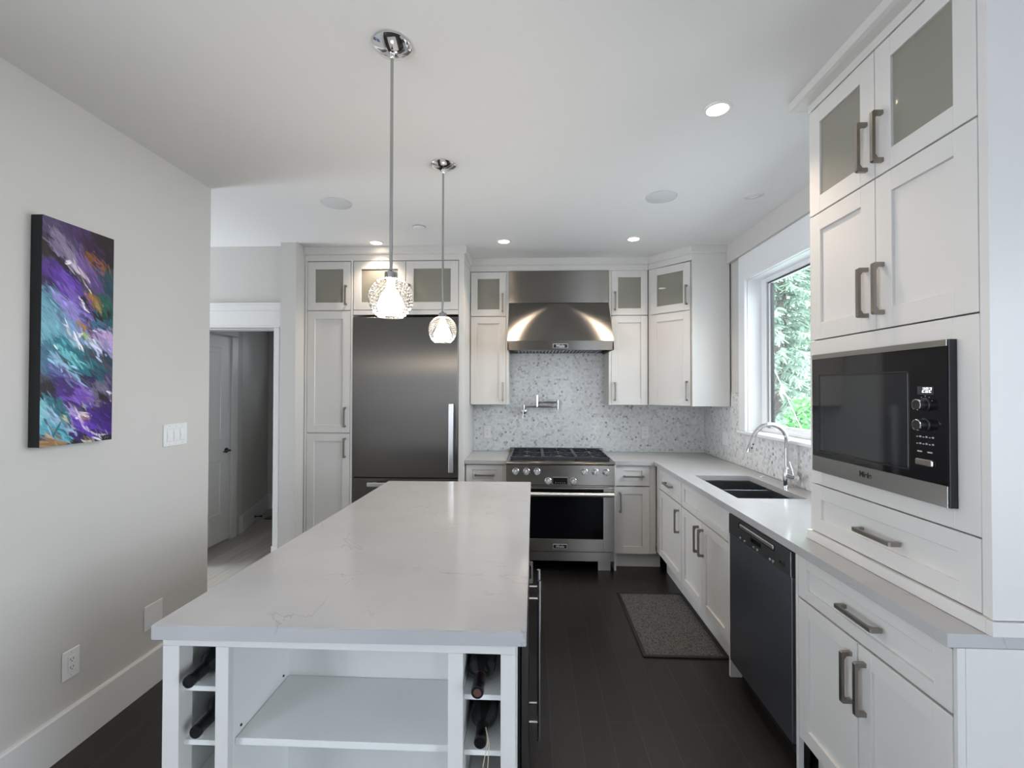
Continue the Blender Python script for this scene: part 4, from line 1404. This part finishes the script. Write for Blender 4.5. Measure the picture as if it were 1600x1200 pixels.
# island top (mitred edge)
mb = MB()
zt, zb = 0.914, 0.8755
bot = [(-0.989, 1.150), (-0.0115, 1.163), (-0.0035, 3.040), (-0.9575, 3.022)]
A = [mb.bm.verts.new((x, y, zb)) for x, y in bot]; B = [mb.bm.verts.new((x, y, zt)) for x, y in bot]
fs = [mb.bm.faces.new(A[::-1]), mb.bm.faces.new(B)]
for k in range(4): fs.append(mb.bm.faces.new((A[k], A[(k + 1) % 4], B[(k + 1) % 4], B[k])))
bmesh.ops.bevel(mb.bm, geom=list({e for f in fs for e in f.edges}), offset=0.002, segments=2, affect='EDGES')
tag(mb.build('island_countertop', 'quartz'), 'large white veined quartz slab on the kitchen island', 'countertop')
# two built-in wine coolers facing the aisle
def cooler(label, y0, y1, hy):
    c = thing('wine_cooler', label, 'wine cooler', (-0.032, y0, FZ), group=None)
    w = y1 - y0
    b = MB(); b.box(-0.56, -0.004, 0.004, w - 0.004, 0.02, IZ(0.862)); b.build('body', 'black', c)
    b = MB()
    for q in ((0, 0.045, 0.10, IZ(0.862)), (w - 0.045, w, 0.10, IZ(0.862)), (0.045, w - 0.045, 0.10, 0.15), (0.045, w - 0.045, IZ(0.80), IZ(0.862))):
        b.box(0.0, 0.024, q[0], q[1], q[2], q[3], 0.001)
    d = b.build('door', 'steel_v', c)
    b = MB(); b.box(0.004, 0.022, 0.044, w - 0.044, 0.149, IZ(0.801)); b.build('door_glass', 'black_glass', d)
    b = MB()
    b.cyl((0.064, hy - y0, IZ(0.145)), (0.064, hy - y0, IZ(0.772)), 0.0075, seg=16)
    for z in (0.215, 0.70): b.cyl((0.024, hy - y0, IZ(z)), (0.064, hy - y0, IZ(z)), 0.0055, seg=12)
    b.build('handle', 'chrome', d)
cooler('built-in wine cooler in the near end of the island side', 1.520, 1.865, 1.815)
cooler('built-in wine cooler farther along the island side', 1.872, 2.220, 1.925)

# wine bottles lying neck out
def bottle(name, label, loc, cap, band, end):
    b = thing(name, label, 'wine bottle', loc, group=None)
    m = MB()
    m.lathe([(0, 0.300), (0.030, 0.300), (0.0375, 0.294), (0.0375, 0.110), (0.033, 0.090), (0.022, 0.072), (0.0155, 0.060), (0.0145, 0.030)], (0, 0, 0.0376), (0, 1, 0), 28)
    m.build('glass', 'bottle', b)
    m = MB()
    m.lathe([(0.0158, 0.066), (0.0150, 0.035), (0.0152, 0.012), (0.0165, 0.010), (0.0165, 0.001), (0.0150, -0.002), (0.011, -0.002), (0.011, 0.0)], (0, 0, 0.0376), (0, 1, 0), 24)
    f = m.build('capsule', cap, b)
    m = MB(); m.lathe([(0, -0.0005), (0.0110, -0.0005)], (0, 0, 0.0376), (0, 1, 0), 20); m.build('capsule_end', end, f)
    if band:
        m = MB(); m.lathe([(0.0168, 0.062), (0.0175, 0.064), (0.0180, 0.069), (0.0182, 0.071)], (0, 0, 0.0376), (0, 1, 0), 24); m.build('band', band, b)
    return b
ZS = 0.7205
b1 = bottle('wine_bottle', 'dark wine bottle lying neck out in the top left cubby of the island', (-0.900, 1.168, ZS), 'foil', None, 'foil')
b2 = bottle('wine_bottle', 'dark wine bottle with red neck band in the top right island cubby', (-0.1365, 1.162, ZS), 'foil', 'foil_red', 'cork')
dup(b1, (-0.895, 1.188, 0.5745), 'dark wine bottle in the lower left island cubby, neck barely visible')
b4 = dup(b1, (-0.132, 1.188, 0.5745), 'dark wine bottle with a pale string in the lower right island cubby')
sm = MB()
sm.tube([(0.012, 0.03, 0.055), (0.022, -0.01, 0.050), (0.012, -0.035, 0.010), (0.008, -0.036, -0.03)], 0.0011, 6)
sm.tube([(0.012, 0.03, 0.055), (0.025, -0.01, 0.045), (0.024, -0.035, 0.012), (0.020, -0.036, -0.03)], 0.0011, 6)
sm.build('string', 'string', b4)

# ------------------------------------------------------------------ mat
r = thing('kitchen_mat', 'grey woven mat with black border on the floor before the sink', 'mat', (0, 0, FZ))
mb = MB()
mx0, mx1, my0, my1 = 0.650, 1.138, 2.680, 3.512
bw = 0.022
for b in ((mx0, mx0 + bw, my0, my1), (mx1 - bw, mx1, my0, my1), (mx0 + bw, mx1 - bw, my0, my0 + bw), (mx0 + bw, mx1 - bw, my1 - bw, my1)):
    mb.box(b[0], b[1], b[2], b[3], 0.0005, 0.008, 0.001)
mb.build('binding', 'mat_edge', r)
mb = MB(); mb.box(mx0 + bw, mx1 - bw, my0 + bw, my1 - bw, 0.0005, 0.007); mb.build('woven_field', 'weave', r)

# ------------------------------------------------------------------ painting
r = thing('abstract_painting', 'tall abstract canvas in purple, teal and black on the left wall', 'painting', (-1.979, 1.708, 1.296))
PW, PH, PD = 0.308, 0.922, 0.049
mb = MB(); mb.box(0.0, PD - 0.001, 0.0, PW, 0.0, PH, 0.002); mb.build('stretched_canvas', 'canvas', r)
nu, nv = 150, 440
uu, vv = np.meshgrid(np.linspace(0, 1, nu), np.linspace(0, 1, nv))       # v runs from the top down
X = uu * PW; Y = vv * PH
rng = np.random.RandomState(5)
def vnoise(a, b, seed):
    rs = np.random.RandomState(seed)
    tab = rs.rand(256, 256)
    ai = np.floor(a).astype(int); bi = np.floor(b).astype(int)
    fa = a - ai; fb = b - bi
    fa = fa * fa * (3 - 2 * fa); fb = fb * fb * (3 - 2 * fb)
    g = lambda i, j: tab[i % 256, j % 256]
    return (g(ai, bi) * (1 - fa) + g(ai + 1, bi) * fa) * (1 - fb) + (g(ai, bi + 1) * (1 - fa) + g(ai + 1, bi + 1) * fa) * fb
img = np.zeros((nv, nu, 3)) + np.array([0.05, 0.05, 0.08])
def lin(c): return np.array([((x / 255) / 12.92 if x / 255 < 0.04045 else ((x / 255 + 0.055) / 1.055) ** 2.4) for x in c])
def stroke(u, v, ln, wd, ang, col, op=1.0, rag=0.8):
    a = math.radians(ang)
    sd = rng.randint(1, 9999)
    dx, dy = X - u * PW, Y - v * PH
    wob = (vnoise(X * 22, Y * 22, sd) - 0.5) * 0.02
    la = dx * math.cos(a) + dy * math.sin(a)
    lb = -dx * math.sin(a) + dy * math.cos(a) + wob
    st = vnoise(lb * 260, la * 14, sd + 1) - 0.5
    st2 = vnoise(lb * 620, la * 40, sd + 2) - 0.5
    d = 1 - (la / ln) ** 2 - (lb / wd) ** 2 + rag * st + 0.3 * rag * st2
    al = np.clip(d / 0.35, 0, 1) * op
    tone = 1 + 0.55 * st + 0.35 * st2
    c = lin(col)[None, None, :] * tone[..., None]
    img[:] = img * (1 - al[..., None]) + c * al[..., None]
P_, DP, LV, GL = (92, 62, 140), (52, 30, 92), (150, 128, 190), (120, 108, 140)
TL, DT, LT, PT = (46, 110, 130), (20, 62, 78), (110, 168, 184), (150, 190, 205)
BK, BR, OC, WH, GR = (14, 12, 18), (52, 34, 30), (170, 118, 52), (226, 220, 226), (20, 88, 74)
# top
stroke(.15, .03, .10, .06, 30, (74, 64, 96)); stroke(.55, .05, .12, .06, 30, (66, 46, 90)); stroke(.92, .06, .10, .08, 50, (30, 22, 28))
stroke(.04, .13, .05, .09, 70, (30, 24, 28)); stroke(.28, .12, .08, .05, 55, GL); stroke(.36, .16, .06, .03, 60, (146, 136, 160)); stroke(.2, .08, .05, .02, 70, (140, 126, 150), .7)
stroke(.7, .1, .08, .04, 40, (50, 28, 60)); stroke(.62, .13, .03, .016, 30, (120, 76, 40)); stroke(.86, .17, .05, .018, 70, (140, 86, 44)); stroke(.95, .14, .05, .03, 70, BK)
stroke(.62, .2, .10, .035, 50, (112, 84, 148)); stroke(.75, .26, .09, .03, 50, (84, 66, 120))
stroke(.92, .24, .06, .035, 70, DT); stroke(.98, .2, .05, .03, 70, (34, 66, 74))
# black diagonal and violet band
stroke(.35, .215, .10, .018, 45, BK); stroke(.12, .25, .07, .07, 40, (76, 40, 132)); stroke(.35, .29, .13, .055, 42, (88, 50, 152)); stroke(.5, .36, .10, .03, 45, (116, 90, 176)); stroke(.04, .3, .04, .05, 60, (44, 26, 74))
stroke(.36, .27, .07, .014, 45, (120, 84, 190), .7); stroke(.55, .22, .045, .007, 55, (210, 190, 200)); stroke(.33, .175, .018, .012, 150, WH); stroke(.43, .19, .035, .008, 50, (200, 190, 214))
stroke(.6, .27, .05, .006, 55, (226, 206, 196))
stroke(.88, .36, .07, .045, 75, (16, 80, 68)); stroke(.97, .4, .06, .025, 75, (12, 24, 24)); stroke(.9, .32, .04, .02, 70, GR, .8)
stroke(.72, .335, .045, .026, 50, (140, 104, 60)); stroke(.66, .31, .02, .010, 60, OC); stroke(.76, .36, .035, .012, 55, (150, 128, 74)); stroke(.58, .345, .035, .014, 45, BK); stroke(.78, .42, .05, .02, 45, (14, 22, 28))
stroke(.52, .355, .030, .006, 60, WH); stroke(.62, .372, .018, .006, 20, WH)
# pale teal field
stroke(.1, .4, .10, .09, 50, (86, 134, 152)); stroke(.2, .48, .16, .07, 48, (104, 158, 176)); stroke(.08, .5, .08, .07, 55, LT); stroke(.42, .42, .12, .04, 48, (140, 130, 196)); stroke(.36, .47, .10, .03, 50, (120, 152, 190)); stroke(.2, .4, .06, .02, 50, (70, 116, 140), .8)
stroke(.64, .45, .07, .03, 45, (72, 70, 122)); stroke(.83, .46, .06, .03, 40, TL); stroke(.95, .44, .04, .03, 70, (30, 84, 100))
stroke(.53, .455, .030, .015, 25, (176, 122, 50)); stroke(.50, .44, .014, .005, 75, (190, 132, 60)); stroke(.62, .505, .035, .016, 45, (132, 160, 92)); stroke(.65, .525, .02, .010, 45, (156, 176, 110))
stroke(.4, .5, .075, .007, 62, WH, 1, .5); stroke(.48, .53, .045, .005, 60, (230, 230, 236)); stroke(.52, .5, .015, .006, 120, WH)
stroke(.86, .52, .07, .035, 20, (176, 150, 204)); stroke(.95, .5, .05, .03, 35, (190, 160, 206)); stroke(.8, .56, .08, .018, 30, (176, 190, 220)); stroke(.92, .56, .05, .02, 50, (150, 140, 190)); stroke(.75, .545, .04, .008, 35, (216, 216, 236))
stroke(.72, .47, .015, .006, 20, (230, 236, 240))
# deep teal sweep
stroke(.12, .62, .08, .06, 50, (58, 104, 130)); stroke(.5, .62, .17, .045, 42, (26, 106, 122)); stroke(.75, .66, .10, .03, 38, (22, 92, 104)); stroke(.36, .6, .08, .016, 45, (110, 190, 196)); stroke(.3, .65, .09, .018, 45, (134, 172, 200)); stroke(.88, .68, .06, .025, 40, (34, 66, 84)); stroke(.2, .56, .014, .005, 60, (206, 232, 236)); stroke(.93, .6, .05, .02, 50, (18, 54, 66))
stroke(.36, .7, .07, .02, 45, (92, 80, 140)); stroke(.18, .7, .06, .03, 50, (70, 96, 140))
# dark violet zone
stroke(.08, .76, .05, .06, 70, (18, 14, 26)); stroke(.4, .77, .09, .055, 35, (66, 34, 122)); stroke(.55, .79, .07, .035, 30, (110, 74, 168)); stroke(.3, .73, .06, .03, 40, (54, 30, 100)); stroke(.6, .75, .05, .016, 40, (140, 112, 190)); stroke(.35, .82, .07, .028, 30, (48, 22, 92)); stroke(.68, .72, .06, .025, 40, (38, 18, 74))
stroke(.85, .76, .06, .04, 25, (96, 92, 112)); stroke(.92, .8, .05, .03, 40, (30, 18, 36)); stroke(.82, .82, .06, .02, 20, (112, 100, 130)); stroke(.96, .72, .05, .02, 60, (64, 44, 90))
stroke(.38, .685, .012, .004, 50, (220, 230, 240)); stroke(.95, .765, .015, .006, 30, WH)
# lower teal blocks
stroke(.14, .88, .08, .07, 30, (106, 176, 190)); stroke(.05, .84, .05, .05, 60, (126, 186, 196)); stroke(.22, .83, .055, .032, 40, (40, 100, 116)); stroke(.3, .9, .09, .022, 35, (150, 176, 206)); stroke(.16, .93, .07, .03, 30, (84, 158, 176)); stroke(.26, .97, .06, .02, 20, (92, 150, 170)); stroke(.1, .9, .03, .006, 60, (30, 92, 112)); stroke(.2, .93, .04, .005, 120, (34, 96, 116)); stroke(.3, .95, .03, .005, 40, (40, 100, 120))
stroke(.34, .885, .04, .012, 30, (186, 190, 150)); stroke(.46, .86, .06, .018, 30, (160, 140, 200)); stroke(.7, .85, .07, .014, 25, BK); stroke(.68, .82, .018, .005, 50, (206, 222, 236)); stroke(.6, .84, .02, .008, 20, (40, 130, 140))
stroke(.84, .9, .09, .06, 40, (60, 26, 116)); stroke(.94, .86, .05, .05, 60, (44, 16, 90)); stroke(.55, .93, .09, .035, 40, BK); stroke(.5, .975, .05, .02, 30, (50, 24, 96)); stroke(.72, .95, .12, .03, 32, (96, 56, 170)); stroke(.85, .97, .08, .02, 25, (52, 22, 110))
stroke(.6, .885, .025, .014, 10, (182, 116, 44)); stroke(.6, .865, .035, .008, 10, (222, 206, 206)); stroke(.68, .945, .08, .006, 38, (206, 190, 226)); stroke(.9, .975, .05, .006, 12, (230, 226, 240))
# bottom edge
stroke(.2, .995, .09, .016, 5, (150, 116, 76)); stroke(.1, .975, .03, .012, 40, (140, 110, 80)); stroke(.65, 1.0, .13, .012, 0, (22, 18, 24)); stroke(.62, .99, .025, .006, 20, (190, 180, 150)); stroke(.95, 1.0, .06, .018, 0, (24, 18, 30))
for k in range(6): stroke(.80 + k * .025, .985 - .002 * (k % 2), .004, .0014, 100 + 40 * (k % 2), (170, 160, 180), 1, .1)
# fine broken brushwork over the large strokes
def dab(u, v, ln, wd, ang, c, op):
    j0, j1 = max(0, int((v * PH - ln) / PH * nv)), min(nv, int((v * PH + ln) / PH * nv) + 2)
    i0, i1 = max(0, int((u * PW - ln) / PW * nu)), min(nu, int((u * PW + ln) / PW * nu) + 2)
    if j1 <= j0 or i1 <= i0: return
    a = math.radians(ang)
    dx, dy = X[j0:j1, i0:i1] - u * PW, Y[j0:j1, i0:i1] - v * PH
    la = dx * math.cos(a) + dy * math.sin(a); lb = -dx * math.sin(a) + dy * math.cos(a)
    al = np.clip((1 - (la / ln) ** 2 - (lb / wd) ** 2) / 0.6, 0, 1)[..., None] * op
    img[j0:j1, i0:i1] = img[j0:j1, i0:i1] * (1 - al) + c * al
for k in range(900):
    u, v = rng.rand(), rng.rand()
    su = min(0.999, max(0, u + rng.uniform(-.10, .10))); sv = min(0.999, max(0, v + rng.uniform(-.035, .035)))
    c = img[int(sv * nv), int(su * nu)] * rng.uniform(.6, 1.5)
    dab(u, v, rng.uniform(.008, .034), rng.uniform(.0022, .0065), 48 + rng.uniform(-28, 28), c, rng.uniform(.45, .9))
pb = MB()
grid = [[pb.bm.verts.new((PD, PW * i / (nu - 1), PH * (1 - j / (nv - 1)))) for i in range(nu)] for j in range(nv)]
for j in range(nv - 1):
    for i in range(nu - 1):
        pb.bm.faces.new((grid[j][i], grid[j + 1][i], grid[j + 1][i + 1], grid[j][i + 1]))
pb.bm.verts.index_update()
po = pb.build('painted_face', 'paint', r, recalc=False)
at = po.data.color_attributes.new('Paint', 'FLOAT_COLOR', 'POINT')
buf = np.ones((nv * nu, 4), dtype=np.float32)
buf[:, :3] = np.clip(img.reshape(-1, 3), 0, 1)
at.data.foreach_set('color', buf.ravel())

# ------------------------------------------------------------------ plates and outlets (front faces -Y at origin, base at lower centre)
def plate(name, label, cat, loc, rz, w, h, gang):
    o = thing(name, label, cat, loc, rz)
    m = MB(); m.box(-w / 2, w / 2, -0.006, 0.0, 0, h, 0.0025); m.build('cover_plate', 'plastic', o)
    return o
def outlet(label, loc, rz):
    o = plate('wall_outlet', label, 'outlet', loc, rz, 0.074, 0.122, 1)
    m = MB(); m.box(-0.0165, 0.0165, -0.0085, -0.006, 0.028, 0.094, 0.0008); ins = m.build('receptacle', 'plastic', o)
    m = MB()
    for z in (0.044, 0.078):
        m.box(-0.0075, -0.0055, -0.0090, -0.0083, z - 0.001, z + 0.008); m.box(0.0050, 0.0072, -0.0090, -0.0083, z - 0.001, z + 0.007)
        m.lathe([(0, 0), (0.0024, 0), (0.0024, 0.0006), (0, 0.0006)], (0, -0.0084, z - 0.006), (0, -1, 0), 10)
    m.build('slots', 'plastic_dark', ins)
    for z in (0.012, 0.110):
        m = MB(); m.lathe([(0, 0), (0.003, 0), (0.0026, 0.001), (0, 0.0012)], (0, -0.006, z), (0, -1, 0), 12); m.build('screw', 'lettering', o)
    return o
outlet('white outlet low on the left wall near the camera', (-1.9795, 1.887, 0.287), PI / 2)
outlet('white outlet on the mosaic tile left of the range', (-0.4425, 4.559, 1.040), 0)
outlet('white outlet on the mosaic tile right of the range', (1.1225, 4.559, 1.044), 0)
o = plate('blank_plate', 'plain white blank plate on the left wall behind the island corner', 'cover plate', (-1.9795, 2.315, 0.283), PI / 2, 0.115, 0.126, 1)
for x in (-0.025, 0.025):
    m = MB(); m.lathe([(0, 0), (0.003, 0), (0.0026, 0.001), (0, 0.0012)], (x, -0.006, 0.063), (0, -1, 0), 12); m.build('screw', 'plastic', o)
o = plate('light_switch', 'triple rocker light switch plate on the left wall right of the painting', 'switch', (-1.9795, 2.450, 1.214), PI / 2, 0.166, 0.121, 3)
for x in (-0.046, 0.0, 0.046):
    m = MB()
    m.prism([(-0.006, 0.027), (-0.0085, 0.029), (-0.0115, 0.058), (-0.0065, 0.094), (-0.006, 0.094)], lambda u, v, k: (x + k, u, v), -0.0165, 0.0165)
    m.build('rocker', 'plastic', o)
    m = MB(); m.box(x - 0.018, x + 0.018, -0.0064, -0.0058, 0.0245, 0.0965); m.build('rocker_gap', 'grille', o)
    for z in (0.012, 0.109):
        m = MB(); m.lathe([(0, 0), (0.003, 0), (0.0026, 0.001), (0, 0.0012)], (x, -0.006, z), (0, -1, 0), 12); m.build('screw', 'lettering', o)
o = plate('sink_switch', 'double switch plate on the mosaic tile left of the window', 'switch', (1.6960, 4.058, 1.045), -PI / 2, 0.116, 0.115, 2)
for x in (-0.023, 0.023):
    m = MB(); m.box(x - 0.0165, x + 0.0165, -0.009, -0.006, 0.025, 0.090, 0.002); m.build('rocker', 'plastic', o)

# ------------------------------------------------------------------ ceiling fittings
def can_light(label, x, y):
    o = thing('recessed_light', label, 'ceiling light', (x, y, CZ), group='recessed ceiling lights')
    m = MB(); m.lathe([(0.044, -0.001), (0.046, -0.006), (0.058, -0.005), (0.0605, -0.0005)], (0, 0, 0), (0, 0, 1), 32); m.build('trim_ring', 'plastic', o)
    m = MB(); m.lathe([(0, -0.003), (0.0445, -0.003)], (0, 0, 0), (0, 0, 1), 32); m.build('lens', 'lamp_warm', o)
    l = bpy.data.lights.new('recessed_light_beam', 'SPOT')
    l.energy = CAN_W; l.color = (1.0, 0.81, 0.64); l.spot_size = math.radians(115); l.spot_blend = 0.7; l.shadow_soft_size = 0.04
    lo = bpy.data.objects.new('lamp_beam', l); COL.objects.link(lo); lo.parent = o; lo.location = (0, 0, -0.012)
    return o
CAN_W = 12.5
c0 = can_light('large recessed ceiling light nearest the camera, toward the oven tower', 0.815, 2.023)
dup(c0, (0.833, 3.752, CZ), 'recessed ceiling light in front of the corner wall cabinet')
dup(c0, (-0.232, 3.776, CZ), 'recessed ceiling light in front of the range hood')
dup(c0, (-1.309, 3.771, CZ), 'recessed ceiling light in front of the refrigerator cabinets')
o = thing('ceiling_speaker', 'round in-ceiling speaker grille on the window side of the ceiling', 'speaker', (0.828, 2.939, CZ), group='ceiling speakers')
m = MB(); m.lathe([(0, -0.004), (0.092, -0.004), (0.094, -0.003)], (0, 0, 0), (0, 0, 1), 40); m.build('grille', 'grille', o)
m = MB(); m.lathe([(0.0945, -0.003), (0.0965, -0.0045), (0.0980, -0.0005)], (0, 0, 0), (0, 0, 1), 40); m.build('rim', 'grille', o)
dup(o, (-1.298, 2.960, CZ), 'round in-ceiling speaker grille on the doorway side of the ceiling')
o = thing('smoke_detector', 'small round white detector on the ceiling between the pendants', 'detector', (-0.858, 3.423, CZ))
m = MB(); m.lathe([(0, -0.012), (0.035, -0.012), (0.046, -0.008), (0.049, -0.004), (0.049, -0.003)], (0, 0, 0), (0, 0, 1), 32); m.build('cover', 'plastic', o)
m = MB(); m.lathe([(0.044, -0.0035), (0.050, -0.0035), (0.050, -0.0005)], (0, 0, 0), (0, 0, 1), 32); m.build('shadow_gap_ring', 'black', o)  # black ring stands in for the shadow gap at the ceiling
o = thing('ceiling_cover', 'round white blank cover on the ceiling close to the window wall', 'cover plate', (1.404, 2.934, CZ))
m = MB(); m.lathe([(0, -0.003), (0.057, -0.003), (0.060, -0.0005)], (0, 0, 0), (0, 0, 1), 36); m.build('cover', 'plastic', o)
m = MB(); m.lathe([(0.030, -0.003), (0.032, -0.0055), (0.034, -0.003)], (0, 0, 0), (0, 0, 1), 32); m.build('ring', 'plastic', o)

# pendants
def pendant(label, x, y):
    o = thing('pendant_light', label, 'pendant light', (x, y, CZ), group='globe pendants over the island')
    zc = 1.852 - CZ
    m = MB(); m.lathe([(0.069, -0.0005), (0.069, -0.006), (0.060, -0.014), (0.030, -0.027), (0.010, -0.032), (0, -0.032)], (0, 0, 0), (0, 0, 1), 36); m.build('canopy', 'chrome', o)
    m = MB(); m.lathe([(0.009, -0.028), (0.010, -0.034), (0.009, -0.045), (0.006, -0.050), (0, -0.050)], (0, 0, 0), (0, 0, 1), 20); m.build('swivel', 'chrome', o)
    m = MB(); m.cyl((0, 0, -0.048), (0, 0, zc + 0.098), 0.0058, seg=16); m.build('rod', 'nickel_bright', o)
    m = MB(); m.lathe([(0, 0.102), (0.008, 0.102), (0.014, 0.097), (0.021, 0.094), (0.0225, 0.088), (0.0225, 0.066), (0.0, 0.066)], (0, 0, zc), (0, 0, 1), 28); m.build('socket_cap', 'nickel_bright', o)
    # hobnail globe, open below
    m = MB()
    R = 0.0745
    na, rows = 30, 15
    th0, th1 = math.radians(17), math.radians(152)
    sub = 4
    nA, nR = na * sub, rows * sub
    ring = []
    for j in range(nR + 1):
        th = th0 + (th1 - th0) * j / nR
        rr = []
        for i in range(nA):
            ph = 2 * PI * i / nA
            a_, b_ = i / sub, j / sub
            off = 0.5 if int(b_) % 2 else 0.0
            fu = ((a_ + off) % 1) - 0.5; fv = (b_ % 1) - 0.5
            k = max(0.0, 1 - (fu * fu + fv * fv) / 0.22)
            rad = R + 0.0045 * k
            rr.append(m.bm.verts.new((rad * math.sin(th) * math.cos(ph), rad * math.sin(th) * math.sin(ph), zc + rad * math.cos(th))))
        ring.append(rr)
    for a, b in zip(ring, ring[1:]):
        for i in range(nA):
            f = m.bm.faces.new((a[i], b[i], b[(i + 1) % nA], a[(i + 1) % nA])); f.smooth = True
    m.build('glass_globe', 'globe', o)
    m = MB(); m.lathe([(0, 0.060), (0.013, 0.060), (0.014, 0.040), (0.026, 0.022), (0.040, -0.004), (0.046, -0.026), (0.042, -0.044), (0.024, -0.055), (0, -0.058)], (0, 0, zc), (0, 0, 1), 28); m.build('bulb', 'bulb', o)
    return o
p0 = pendant('globe pendant with hobnail glass nearer the camera', -0.502, 1.600)
dup(p0, (-0.487, 2.470, CZ), 'globe pendant with hobnail glass farther from the camera')

# ------------------------------------------------------------------ outdoors
mb = MB(); mb.box(1.95, 30, -12, 34, -1.0, -0.9)
struct('ground', mb, 'ground')
def conifer(name, label, x, y, h, rad, mat, seed, group=None, z0=-0.9):
    rs = random.Random(seed)
    o = thing(name, label, 'tree', (x, y, z0), group=group)
    m = MB(); m.lathe([(0, 0), (0.16, 0), (0.11, h * 0.5), (0.02, h), (0, h)], seg=12); m.build('trunk', 'bark', o)
    m = MB()
    nl = int(h * 5.5)
    for k in range(nl):
        z = h * (0.05 + 0.93 * k / nl)
        L_ = rad * (1 - 0.75 * k / nl) * rs.uniform(0.8, 1.15)
        n = 7
        for q in range(n):
            a = 2 * PI * (q + rs.random() * 0.8) / n + k
            ux, uy = math.cos(a), math.sin(a)
            for t_ in range(16):
                f = (t_ + 1) / 16
                bx, by, bz = ux * L_ * f, uy * L_ * f, z - 0.28 * L_ * f * f + 0.08 * L_ * f
                for _ in range(3):
                    sa = a + rs.uniform(-1.2, 1.2)
                    ln = rs.uniform(0.10, 0.26); wd = rs.uniform(0.012, 0.030)
                    ex, ey = math.cos(sa) * ln, math.sin(sa) * ln
                    ez = -rs.uniform(0.02, 0.16)
                    px_, py_ = -math.sin(sa) * wd, math.cos(sa) * wd
                    j = rs.uniform(-0.03, 0.03)
                    v = [m.bm.verts.new(c) for c in ((bx - px_, by - py_, bz + j), (bx + px_, by + py_, bz + j + 0.02), (bx + ex + px_ * .4, by + ey + py_ * .4, bz + ez + j), (bx + ex - px_ * .4, by + ey - py_ * .4, bz + ez + j - 0.015))]
                    m.bm.faces.new(v)
    m.build('foliage', mat, o, recalc=False)
    return o
conifer('conifer', 'nearest tall conifer with drooping boughs outside the window', 5.3, 9.9, 8.0, 1.3, 'needles_pale', 3)
conifer('conifer', 'green conifer outside at the right edge of the window view', 8.4, 12.0, 9.5, 1.4, 'needles', 4)
conifer('conifer', 'pale conifer outside behind the grey shed', 7.2, 16.6, 10.0, 1.5, 'needles_pale', 5)
conifer('conifer', 'deep green conifer outside, middle distance', 11.0, 17.6, 11.0, 1.7, 'needles', 6)
conifer('conifer', 'far pale conifer outside on the left of the window view', 10.2, 21.5, 12.0, 1.8, 'needles_pale', 8)
conifer('conifer', 'farthest green conifer outside on the right of the window view', 14.6, 23.5, 13.0, 2.2, 'needles', 11)
def bush(label, x, y, r_, h, seed):
    rs = random.Random(seed)
    o = thing('bush', label, 'bush', (x, y, -0.9))
    m = MB()
    for _ in range(5): m.tube([(0, 0, 0), (rs.uniform(-.2, .2), rs.uniform(-.2, .2), h * .5), (rs.uniform(-.4, .4) * r_, rs.uniform(-.4, .4) * r_, h * .9)], [0.03, 0.02, 0.008], 6)
    m.build('stems', 'bark', o)
    m = MB()
    for _ in range(2600):
        a = rs.uniform(0, 2 * PI); q = rs.random() ** 0.4; z = rs.uniform(0.15, 1.0)
        R = r_ * math.sin(PI * (0.15 + 0.75 * z)) * q
        c = Vector((R * math.cos(a), R * math.sin(a), z * h))
        d1_ = Vector((rs.uniform(-1, 1), rs.uniform(-1, 1), rs.uniform(-.6, .4))).normalized(); d2_ = d1_.orthogonal().normalized()
        s_ = rs.uniform(0.03, 0.07)
        m.bm.faces.new([m.bm.verts.new(c + p_) for p_ in (-d1_ * s_, d2_ * s_ * .5, d1_ * s_, -d2_ * s_ * .5)])
    m.build('leaves', 'leaves', o, recalc=False)
bush('bright green bush outside, low in the right of the window view', 4.75, 8.05, 0.62, 2.3, 9)
mb = MB(); mb.box(5.7, 6.85, 12.1, 13.4, -0.9, 0.95)
mb.prism([(5.62, 0.95), (6.93, 0.95), (6.27, 1.35)], lambda u, v, w: (u, w, v), 12.05, 13.45)
tag(mb.build('garden_shed', 'shed'), 'plain grey shed outside behind the nearest conifer', 'shed')
mb = MB(); mb.tube([(3.2, 3.91, -0.9), (3.2, 5.41, 0.91), (3.2, 6.12, 1.77), (3.2, 7.6, 3.55)], 0.003, 6)
tag(mb.build('cable', 'wire'), 'pale thin cable slanting across the window view outside', 'cable')
